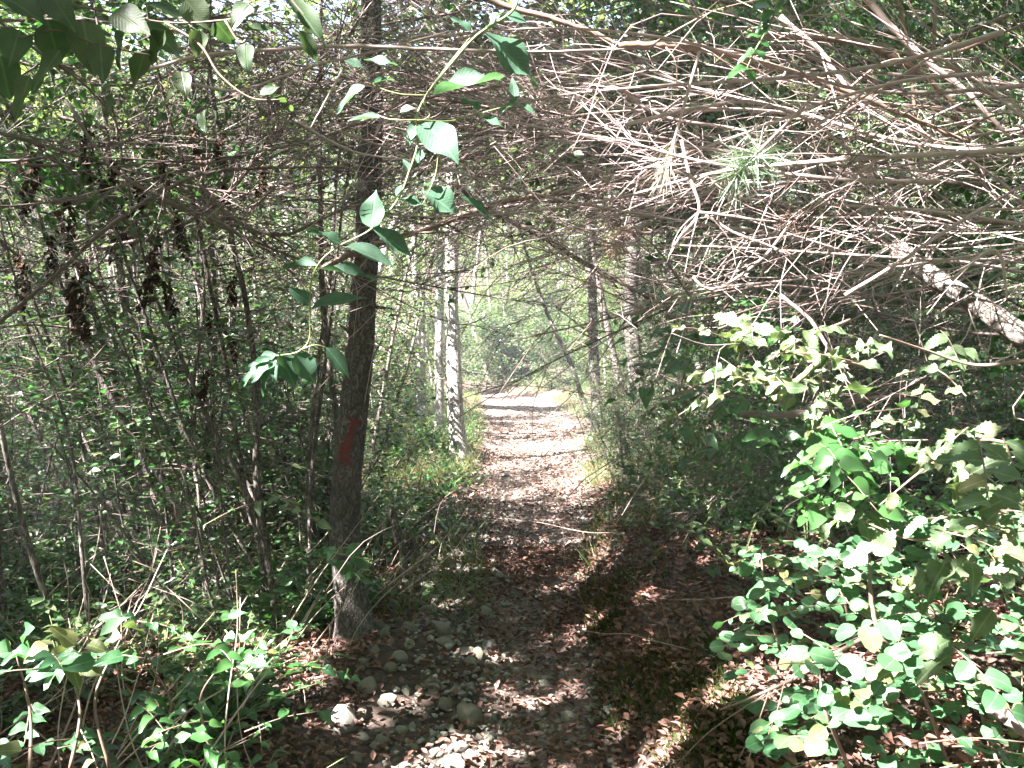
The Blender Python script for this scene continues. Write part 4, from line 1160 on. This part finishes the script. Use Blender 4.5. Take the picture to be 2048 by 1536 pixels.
tuft("dry_needle_tuft", "brown dead needle tuft hanging over the stout grey pine", (1250, 450), 4.3, 160, .12, M['dead'], (1235, 500), .5, .0014)

# ------------------------------------------------------------------ shrubs close by
rng = np.random.default_rng(107)
def shrub_px(name, lab, stems, leafspec, depth, dvar, tmpl, mat, stemmat, size, n, region, up=(0, -.55, .85), ratio=.7, droop=-.2, cat="shrub"):
    """leaves gathered along twigs inside a region of the view, at their own depths"""
    x0, x1, y0, y1 = region
    v0 = tmpl[0].copy(); tmpls = [tmpl]
    for cu, fo, tw_ in ((-.25, 1.6, .12), (.05, .6, -.1), (-.35, .9, .2), (-.1, 2.4, -.15)):
        v = v0.copy(); v[:, 2] = v[:, 2] * fo + cu * v[:, 1] ** 2 + .06 * np.sin(v[:, 1] * 7 + cu * 9) * v[:, 0] * 2; v[:, 0] += tw_ * v[:, 1] ** 2 * .5
        tmpls.append((v, tmpl[1], tmpl[2]))
    base_p = W((x0 + x1) / 2, y1, depth); base = np.array([base_p[0], base_p[1], h1(base_p[0], base_p[1])])
    t = thing(name, lab, cat, base)
    mb, lb = MB(), MB()
    for s_ in stems:
        tube(mb, catmull([W(x, y, depth + rng.normal(0, dvar * .3)) for x, y in s_], 5), [.005, .002], 6)
    for b, tip, w in leafspec:
        B, d, L, wd = leaf_px(b, tip, w, depth - dvar * .4)
        leaves(lb, tmpls[rng.integers(5)], B, d, unit([rng.normal(0, .25), -.6, .8]), L, wd)
    c = 0
    while c < n:
        px, py = rng.uniform(x0, x1), rng.uniform(y0, y1)
        dpt = depth + rng.normal(0, dvar)
        a = W(px, py, dpt)
        if a[2] < h1(a[0], a[1]) + .03: 
            c += .2; continue
        d = rand_dirs(1, droop, .25)[0]; L = rng.uniform(.08, .22)
        pts = catmull([a, a + d * L * .5 + [0, 0, .01], a + d * L], 3)
        tube(mb, pts, [.002, .001], 4)
        m = rng.integers(4, 9)
        tt = np.linspace(.1, 1, m)
        P = np.stack([np.interp(tt, np.linspace(0, 1, len(pts)), pts[:, j]) for j in range(3)], -1)
        sd = unit(np.cross(d, [0, 0, 1.]))
        dd = unit(d[None] * .6 + sd[None] * np.where(np.arange(m) % 2, 1, -1)[:, None] + rng.normal(0, .2, (m, 3)))
        Ls = size * rng.uniform(.4, 1.3, m)
        leaves(lb, tmpls[rng.integers(5)], P, dd, unit(np.asarray(up) + rng.normal(0, .3, (m, 3))), Ls, Ls * ratio * rng.uniform(.85, 1.15, m))
        c += m
    part("twig_sprays", mb.mesh("twig_sprays", stemmat, base), t); part("leaves", lb.mesh("leaves", mat, base), t)

shrub_px("round_leaved_shrub", "bright green shrub of small round leaves at the bottom right", [[(1700, 1540), (1650, 1420), (1640, 1350)], [(1900, 1540), (1850, 1400), (1800, 1300)], [(2000, 1540), (1960, 1420), (1950, 1330)]], [], 2.25, .18, T_RND, M['round'], M['branch'], .046, 290, (1640, 2060, 1270, 1540), ratio=.85)
shrub_px("round_leaved_shrub", "lower round-leaved shrub beside the path's right bank", [[(1600, 1540), (1560, 1500), (1560, 1440)]], [], 2.5, .15, T_RND, M['round'], M['branch'], .043, 100, (1540, 1760, 1380, 1540), ratio=.85)
shrub_px("round_leaved_shrub", "shaded round-leaved shrub on the right bank behind the dead stick", [[(1560, 1300), (1530, 1180), (1520, 1080)], [(1700, 1290), (1680, 1180), (1600, 1120)]], [], 2.9, .2, T_RND, M['round'], M['branch'], .044, 270, (1480, 1760, 1070, 1320), ratio=.8)
shrub_px("round_leaved_shrub", "green round-leaved shrub at the right edge under the serrated leaves", [[(2000, 1300), (1960, 1200), (1900, 1100)]], [], 2.6, .2, T_RND, M['round'], M['branch'], .05, 252, (1780, 2060, 1020, 1300), ratio=.8)
shrub_px("serrated_leaf_branch", "large pale green serrated leaves hanging at the right edge", [[(2060, 720), (1950, 730), (1850, 700), (1760, 670)], [(2060, 900), (1960, 880), (1860, 930), (1760, 1010)], [(2060, 1000), (1930, 1060), (1830, 1080), (1720, 1040)]],
         [((1890, 1055), (1862, 1100), 44), ((1710, 1020), (1632, 1056), 30), ((1735, 1110), (1685, 1128), 46), ((1750, 1110), (1790, 1060), 40), ((1790, 985), (1778, 1025), 26), ((1665, 915), (1632, 940), 26), ((1930, 930), (1985, 955), 44), ((1960, 1060), (1995, 1010), 40), ((1900, 1280), (1840, 1310), 56), ((1900, 1310), (1850, 1335), 40), ((2030, 1170), (1985, 1150), 50), ((1985, 1220), (1940, 1280), 48)],
         2.1, .18, T_SER, M['pale'], M['branch'], .06, 170, (1790, 2060, 650, 1130), ratio=.62, cat="branch")
shrub_px("serrated_leaf_branch", "pale green serrated leaves lit by the sun beside the yellow stick", [[(1700, 640), (1600, 680), (1540, 720)], [(1760, 740), (1640, 720), (1500, 760)]],
         [((1555, 725), (1512, 760), 24), ((1560, 660), (1548, 690), 26), ((1470, 735), (1440, 752), 26), ((1610, 665), (1640, 700), 24), ((1600, 640), (1560, 640), 20)], 2.6, .18, T_SER, M['pale'], M['branch'], .055, 150, (1440, 1800, 640, 800), ratio=.6, cat="branch")
shrub_px("green_leaf_branch", "sunlit mid-green lobed leaves in the middle of the right bank", [[(1780, 860), (1700, 880), (1620, 900)], [(1740, 960), (1680, 1000), (1640, 1020)]], [((1700, 870), (1610, 880), 50), ((1700, 940), (1630, 955), 36), ((1730, 960), (1690, 1010), 30), ((1760, 900), (1800, 930), 40)], 2.5, .15, T_OVH, M['leafb'], M['branch'], .06, 162, (1600, 1860, 850, 1010), ratio=.6, cat="branch")
shrub_px("green_leaf_branch", "dark green leaves in the shade over the right bank", [[(1450, 720), (1380, 780), (1300, 800)]], [], 3.4, .25, T_OVH, M['leafb'], M['branch'], .06, 270, (1290, 1620, 600, 900), ratio=.6, cat="branch")
shrub_px("broad_leaf_shrub", "sunlit shrub of broad glossy leaves at the lower left", [[(140, 1540), (160, 1420), (130, 1310)], [(60, 1540), (60, 1420), (30, 1300)], [(220, 1540), (190, 1400), (240, 1280)]],
         [((135, 1310), (85, 1380), 46), ((140, 1300), (150, 1380), 40), ((95, 1290), (45, 1325), 38), ((150, 1290), (100, 1250), 34), ((200, 1270), (255, 1230), 30), ((175, 1290), (215, 1300), 30), ((250, 1350), (262, 1372), 30), ((70, 1255), (30, 1280), 26), ((160, 1330), (205, 1350), 34), ((110, 1340), (60, 1350), 34)], 2.1, .15, T_OVH, M['round'], M['branch'], .05, 85, (-30, 320, 1230, 1530), ratio=.6)
shrub_px("broad_leaf_shrub", "shaded leafy shrub left of the blazed tree's foot", [[(330, 1480), (340, 1400), (300, 1330)], [(420, 1500), (400, 1400), (440, 1330)]], [], 2.7, .2, T_OVH, M['leafb'], M['branch'], .048, 95, (220, 520, 1280, 1520), ratio=.55)
shrub_px("leaf_sprig", "few pale leaves lit in front of the left thicket", [[(600, 1010), (570, 1000), (530, 985)]], [((560, 990), (530, 1008), 20), ((575, 1000), (595, 1010), 18)], 3.2, .05, T_OVH, M['pale'], M['branch'], .045, 14, (520, 600, 985, 1015), ratio=.5, cat="branch")
shrub_px("leaf_sprig", "green leaves hanging in front of the blazed tree's lower trunk", [[(640, 1100), (690, 1110), (740, 1120)]], [((690, 1110), (722, 1085), 24), ((700, 1120), (750, 1130), 24), ((690, 1120), (685, 1150), 34), ((660, 1110), (615, 1100), 20)], 3.3, .05, T_OVH, M['leafb'], M['stem'], .05, 12, (610, 740, 1090, 1150), ratio=.55, cat="branch")
shrub_px("leaf_sprig", "few sunlit leaves low in the left brambles", [[(500, 1270), (470, 1280), (450, 1260)]], [((470, 1270), (445, 1280), 24), ((480, 1280), (500, 1255), 26), ((455, 1240), (485, 1220), 22)], 2.9, .06, T_OVH, M['round'], M['stem'], .05, 26, (430, 640, 1220, 1340), ratio=.6, cat="branch")

# ------------------------------------------------------------------ low plants, undergrowth, grass, litter, gravel
rng = np.random.default_rng(108)
def make_plant(n, hgt, size, mat, tmpl=T_OV):
    sb, lb = MB(), MB()
    for _ in range(n):
        d = rand_dirs(1, 1.2, .5)[0]; L = hgt * rng.uniform(.5, 1.1)
        pts = catmull([[0, 0, -.03], d * L * .5, d * L + np.array([d[0], d[1], -.6]) * L * .15], 4)
        tube(sb, pts, [.0025, .001], 4)
        m = rng.integers(7, 16); tt = rng.uniform(.25, 1, m)
        P = np.stack([np.interp(tt, np.linspace(0, 1, len(pts)), pts[:, j]) for j in range(3)], -1)
        Ls = size * rng.uniform(.6, 1.3, m)
        leaves(lb, tmpl, P, rand_dirs(m, -.05, .3), unit(rng.normal(0, .35, (m, 3)) + [0, 0, 1]), Ls, Ls * .62)
    return Proto("leafy_plant", "plant", [("stem", sb.mesh("stem", M['stem'])), ("leaves", lb.mesh("leaves", mat))])
plants = [make_plant(rng.integers(8, 16), rng.uniform(.25, .5), .05, M['leafb' if i % 2 else 'leaf']) for i in range(7)]
for (n, x0, x1, y0, y1, f, lab, grp) in [
    (170, -4.5, -.8, 2.6, 9, lambda x, y: (uabs(x, y) < -2.0) * in_view(x, y, 1.15), "low leafy plant on the forest floor left of the path", "low plants left of the path"),
    (26, -2.2, -.4, 6.5, 14, lambda x, y: (uabs(x, y) < -1.15) * (uabs(x, y) > -3), "low leafy plant on the bank at the path's left edge", "low plants on the left bank"),
    (120, 1.0, 5, 3.0, 10, lambda x, y: (uabs(x, y) > 2.2) * in_view(x, y, 1.15), "low leafy plant on the bank right of the path", "low plants right of the path"),
    (50, -4, 4.5, 13, 30, lambda x, y: (np.abs(uabs(x, y)) > 1.15) * (np.abs(uabs(x, y)) < 3.2), "small plant beside the sunny far stretch of the path", "small plants along the far path")]:
    place(plants, n, x0, x1, y0, y1, f, lab, grp, .6, 1.3)

n = 60000
p2 = onground(n, -12, 12, 5, 32, lambda x, y: (np.abs(uabs(x, y)) > 1.5) * in_view(x, y, 1.12) * np.clip(.25 + 1.6 * vnoise(x * .8, y * .8) + .5, 0, 1))
P = np.column_stack([p2, height(p2[:, 0], p2[:, 1]) + .02 + .38 * rng.random(n) ** 1.5])
mb = MB(); L = .05 * rng.uniform(.5, 1.4, n)
leaves(mb, T_DIA, P, rand_dirs(n, .1, .35), unit(rng.normal(0, .45, (n, 3)) + [0, 0, 1]), L, L * .65)
tag(part("undergrowth", mb.mesh("undergrowth", M['leaf'], smooth=False)), "dense leafy undergrowth covering the forest floor", "undergrowth", kind='stuff')

def blades(n, pts, L, mat, name, lab, wid=.004, lean=.5):
    tm = (np.array([[-.5, 0, 0], [.5, 0, 0], [.4, .4, .05], [-.4, .4, .05], [.25, .75, .2], [-.25, .75, .2], [0, 1, .4]]), [np.array([[0, 1, 2, 3], [3, 2, 4, 5]]), np.array([[5, 4, 6]])], np.zeros((7, 2)))
    mb = MB()
    d = unit(np.column_stack([rng.normal(0, lean, (n, 2)), np.ones(n)]))
    leaves(mb, tm, pts, d, unit(np.column_stack([rng.normal(0, 1, (n, 2)), np.full(n, -.2)])), L * rng.uniform(.5, 1.3, n), wid)
    return tag(part(name, mb.mesh(name, mat)), lab, name.split('_')[-1], kind='stuff')
n = 26000
p2 = onground(n, -4, 4.5, 5.0, 30, lambda x, y: (np.abs(uabs(x, y)) > 1.0) * (np.abs(uabs(x, y)) < 3.4) * np.clip(.35 + 1.6 * vnoise(x * 1.1, y * 1.1) + (x < 0) * .25, 0, 1))
blades(n, np.column_stack([p2, height(p2[:, 0], p2[:, 1]) - .01]), .22, M['grass'], "grass", "half dry grass along both edges of the path", .005, .7)
n = 9000
p2 = onground(n, .3, 1.3, 2.6, 9, lambda x, y: (uabs(x, y) > 1.02) * (x - xc(y) - hw(y) < .42) * np.clip(vnoise(x * 3, y * 3) * 3 + .15, 0, 1))
blades(n, np.column_stack([p2, height(p2[:, 0], p2[:, 1]) - .005]), .05, M['moss'], "moss", "olive moss tufts on the edge of the right bank", .006, .6)

# leaf litter
rng = np.random.default_rng(301)
n = 62000
p2 = onground(n, -5, 5, 1.8, 24, lambda x, y: in_view(x, y, 1.1) * np.clip(1.7 - y / 12, .15, 1) * np.where(np.abs(uabs(x, y)) < 1, np.clip(.75 + 1.4 * vnoise(x * 2.2, y * 2.2), .1, 1), np.where((uabs(x, y) < -.8) & (uabs(x, y) > -2.7) & (y < 7.5), .2, 1)))
p2n = onground(34000, -2.4, 2.2, 1.8, 7, lambda x, y: in_view(x, y, 1.1) * np.where(np.abs(uabs(x, y)) < 1, np.clip(.6 + 1.4 * vnoise(x * 2.2, y * 2.2), .1, 1), np.where((uabs(x, y) < -.8) & (uabs(x, y) > -2.7), .16, 1)))
p2 = np.vstack([p2, p2n]); n = len(p2)
mb = MB(); L = .030 * rng.uniform(.4, 1.4, n)
leaves(mb, T_DRY, np.column_stack([p2, height(p2[:, 0], p2[:, 1]) + .018 + .015 * rng.random(n)]), rand_dirs(n, 0, .18), unit(rng.normal(0, .3, (n, 3)) + [0, 0, 1]), L, L * .55)
tag(part("leaf_litter", mb.mesh("leaf_litter", M['dead'])), "reddish brown dead leaves strewn over the path and banks", "leaf litter", kind='stuff')

# stones
rng = np.random.default_rng(302)
def ico(sub):
    import bmesh
    bm = bmesh.new(); bmesh.ops.create_icosphere(bm, subdivisions=sub, radius=1)
    v = np.array([x.co[:] for x in bm.verts]); f = np.array([[w.index for w in x.verts] for x in bm.faces]); bm.free()
    return v, f
IV, IF = ico(3); IV1, IF1 = ico(1)
def make_stone():
    s = np.array([1, rng.uniform(.65, 1), rng.uniform(.45, .75)])
    o = Vector(rng.random(3) * 50)
    r = np.array([1 + .35 * mnoise.noise(Vector(v) * 1.1 + o) + .15 * mnoise.noise(Vector(v) * 2.7 + o) + .05 * mnoise.noise(Vector(v) * 7 + o) for v in IV])
    v = IV * r[:, None]
    for _ in range(11):                                    # broken faces
        nrm = unit(rng.normal(size=3)); c = rng.uniform(.5, .85); dd = v @ nrm
        v = v - np.where(dd > c, dd - c, 0)[:, None] * nrm * .9
    mb = MB(); mb.add(v * s, [IF])
    return Proto("stone", "stone", [("stone", mb.mesh("stone", M['stone'], smooth=True))])
stones = [make_stone() for _ in range(9)]
def put_stone(px, py, r, lab, group=None):
    g = G(px, py); sc_ = r / F * g[1]
    stones[rng.integers(9)].put((g[0], g[1], g[2] + sc_ * .08), lab, group, (rng.normal(0, .3), rng.normal(0, .3), rng.random() * 6.28), sc_)
for px, py, r, lab in [(903, 1213, 22, "pale round stone, brightest of the rubble left of the path"), (886, 1288, 26, "large olive stone in the middle of the rubble"), (868, 1385, 15, "bright white stone low in the rubble"),
    (692, 1450, 42, "big pale broken rock left of the rubble in the litter"), (818, 1490, 16, "pale pointed stone at the bottom edge of the rubble"), (1140, 1440, 30, "grey flat rock on the right side of the near path"), (1158, 1150, 18, "pale stone set in the foot of the right bank"),
    (1172, 1105, 15, "small pale stone above the one in the bank's foot"), (996, 938, 11, "grey upright stone on the sunny part of the path"), (958, 960, 17, "flat grey stone at the left edge of the sunny path"), (818, 1255, 20, "mossy stone at the rubble's upper left"), (1062, 1235, 12, "small white stone on the reddish part of the path"),
    (1024, 828, 7, "tiny white stone on the far path"), (880, 1530, 24, "pale stone cut by the bottom edge of the photo"), (1265, 1055, 14, "pale pebble on top of the right bank"), (970, 1035, 18, "pale stone at the path's left edge by the grass"), (925, 1060, 16, "pale stone below the grass at the path's left edge")]:
    put_stone(px, py, r, lab)
lit_n = 0
for _ in range(290):
    y = rng.uniform(3.0, 7.2); x = float(xc(y) - hw(y) + .12 - .62 * rng.random() ** 1.3)
    s = float(np.clip(rng.lognormal(-3.6, .45), .014, .07))
    stones[rng.integers(9)].put((x, y, h1(x, y) + s * .22), "fist-sized stone of the rubble along the path's left edge", "rubble stones along the path's left edge", tuple(rng.normal(0, .5, 2)) + (rng.random() * 6.28,), s)
for _ in range(50):
    y = rng.uniform(4, 22); x = float(xc(y) + hw(y) * rng.uniform(-1.1, 1.1))
    s = float(np.clip(rng.lognormal(-3.8, .4), .012, .05))
    stones[rng.integers(9)].put((x, y, h1(x, y) + .005), "small loose stone lying on the footpath", "loose stones on the footpath", tuple(rng.normal(0, .4, 2)) + (rng.random() * 6.28,), s)
n = 11000
p2 = onground(n, -1.6, 1.5, 1.8, 24, lambda x, y: (uabs(x, y) < 1.1) * (uabs(x, y) > -2.6 + .09 * y) * np.clip(1.4 - y / 14, .2, 1))
s = np.clip(rng.lognormal(-4.9, .55, n), .003, .026)
V = (IV1[None] * (1 + .25 * rng.normal(size=(n, len(IV1), 1))) * s[:, None, None] * [1, 1, .65]) + np.column_stack([p2, height(p2[:, 0], p2[:, 1]) + .016])[:, None]
mb = MB(); mb.add(V.reshape(-1, 3), [(IF1[None] + (np.arange(n) * len(IV1))[:, None, None]).reshape(-1, 3)])
tag(part("gravel", mb.mesh("gravel", M['stone'], smooth=False)), "fine pale gravel scattered over the footpath", "gravel", kind='stuff')

# ------------------------------------------------------------------ dry stalks and fallen sticks
rng = np.random.default_rng(109)
def make_stalk(L, r):
    mb = MB(); pts = [np.zeros(3)]; d = np.array([0, 0, 1.])
    for i in range(5):
        d = unit(d + rng.normal(0, .16, 3)); pts.append(pts[-1] + d * L / 5)
    tube(mb, catmull(pts, 3), [r, r * .8, r * .4], 5)
    for _ in range(rng.integers(0, 4)):
        i = rng.integers(1, 5); dd = unit(d + rng.normal(0, .6, 3))
        tube(mb, [pts[i], pts[i] + dd * L * .18, pts[i] + dd * L * .3], [r * .5, r * .3], 4)
    return Proto("dry_stalk", "stalk", [("dry_stalk", mb.mesh("dry_stalk", M['straw']))])
stalks = [make_stalk(rng.uniform(.5, 1.0), rng.uniform(.0025, .0045)) for _ in range(7)]
for _ in range(115):
    x, y = onground(1, -3.6, -.75, 2.6, 7, lambda x, y: (uabs(x, y) < -1.7) * in_view(x, y, 1.1))[0]
    stalks[rng.integers(7)].put((x, y, h1(x, y) - .02), "pale dry stalk among the plants at lower left", "dry stalks in the lower left thicket", (rng.normal(0, .45), rng.normal(.25, .45), rng.random() * .6), rng.uniform(.7, 1.3))
for _ in range(45):
    x, y = onground(1, .6, 3.6, 3, 8, lambda x, y: (uabs(x, y) > 1.3) * in_view(x, y, 1.1))[0]
    stalks[rng.integers(7)].put((x, y, h1(x, y) + .02), "fallen dry stick lying on the right bank", "fallen sticks on the right bank", (R(80) + rng.normal(0, .3), rng.normal(0, .3), rng.random() * 6.28), rng.uniform(.6, 1.2))

# ------------------------------------------------------------------ volume for lens glare
def glare_veil(density):  # scattering volume added to imitate a milky lens glare
    x0, x1, y0, y1, z0, z1 = -70, 70, -30, 90, -12, 45
    v = np.array([[x, y, z] for z in (z0, z1) for y in (y0, y1) for x in (x0, x1)], float)
    f = np.array([[0, 2, 3, 1], [4, 5, 7, 6], [0, 1, 5, 4], [2, 6, 7, 3], [0, 4, 6, 2], [1, 3, 7, 5]])
    m = bpy.data.materials.new("glare_veil"); m.use_nodes = True
    nt = m.node_tree; nt.nodes.remove(nt.nodes["Principled BSDF"])
    pv_ = nd(nt, "ShaderNodeVolumePrincipled"); pv_.inputs["Color"].default_value = (.92, .94, .97, 1); pv_.inputs["Density"].default_value = density
    nt.links.new(pv_.outputs[0], nt.nodes["Material Output"].inputs["Volume"])
    tag(part("glare_veil", mesh_from("glare_veil", v, [f], m, smooth=False)), "thin bright volume added to imitate lens glare", "glare_veil", kind='stuff')
glare_veil(.002)
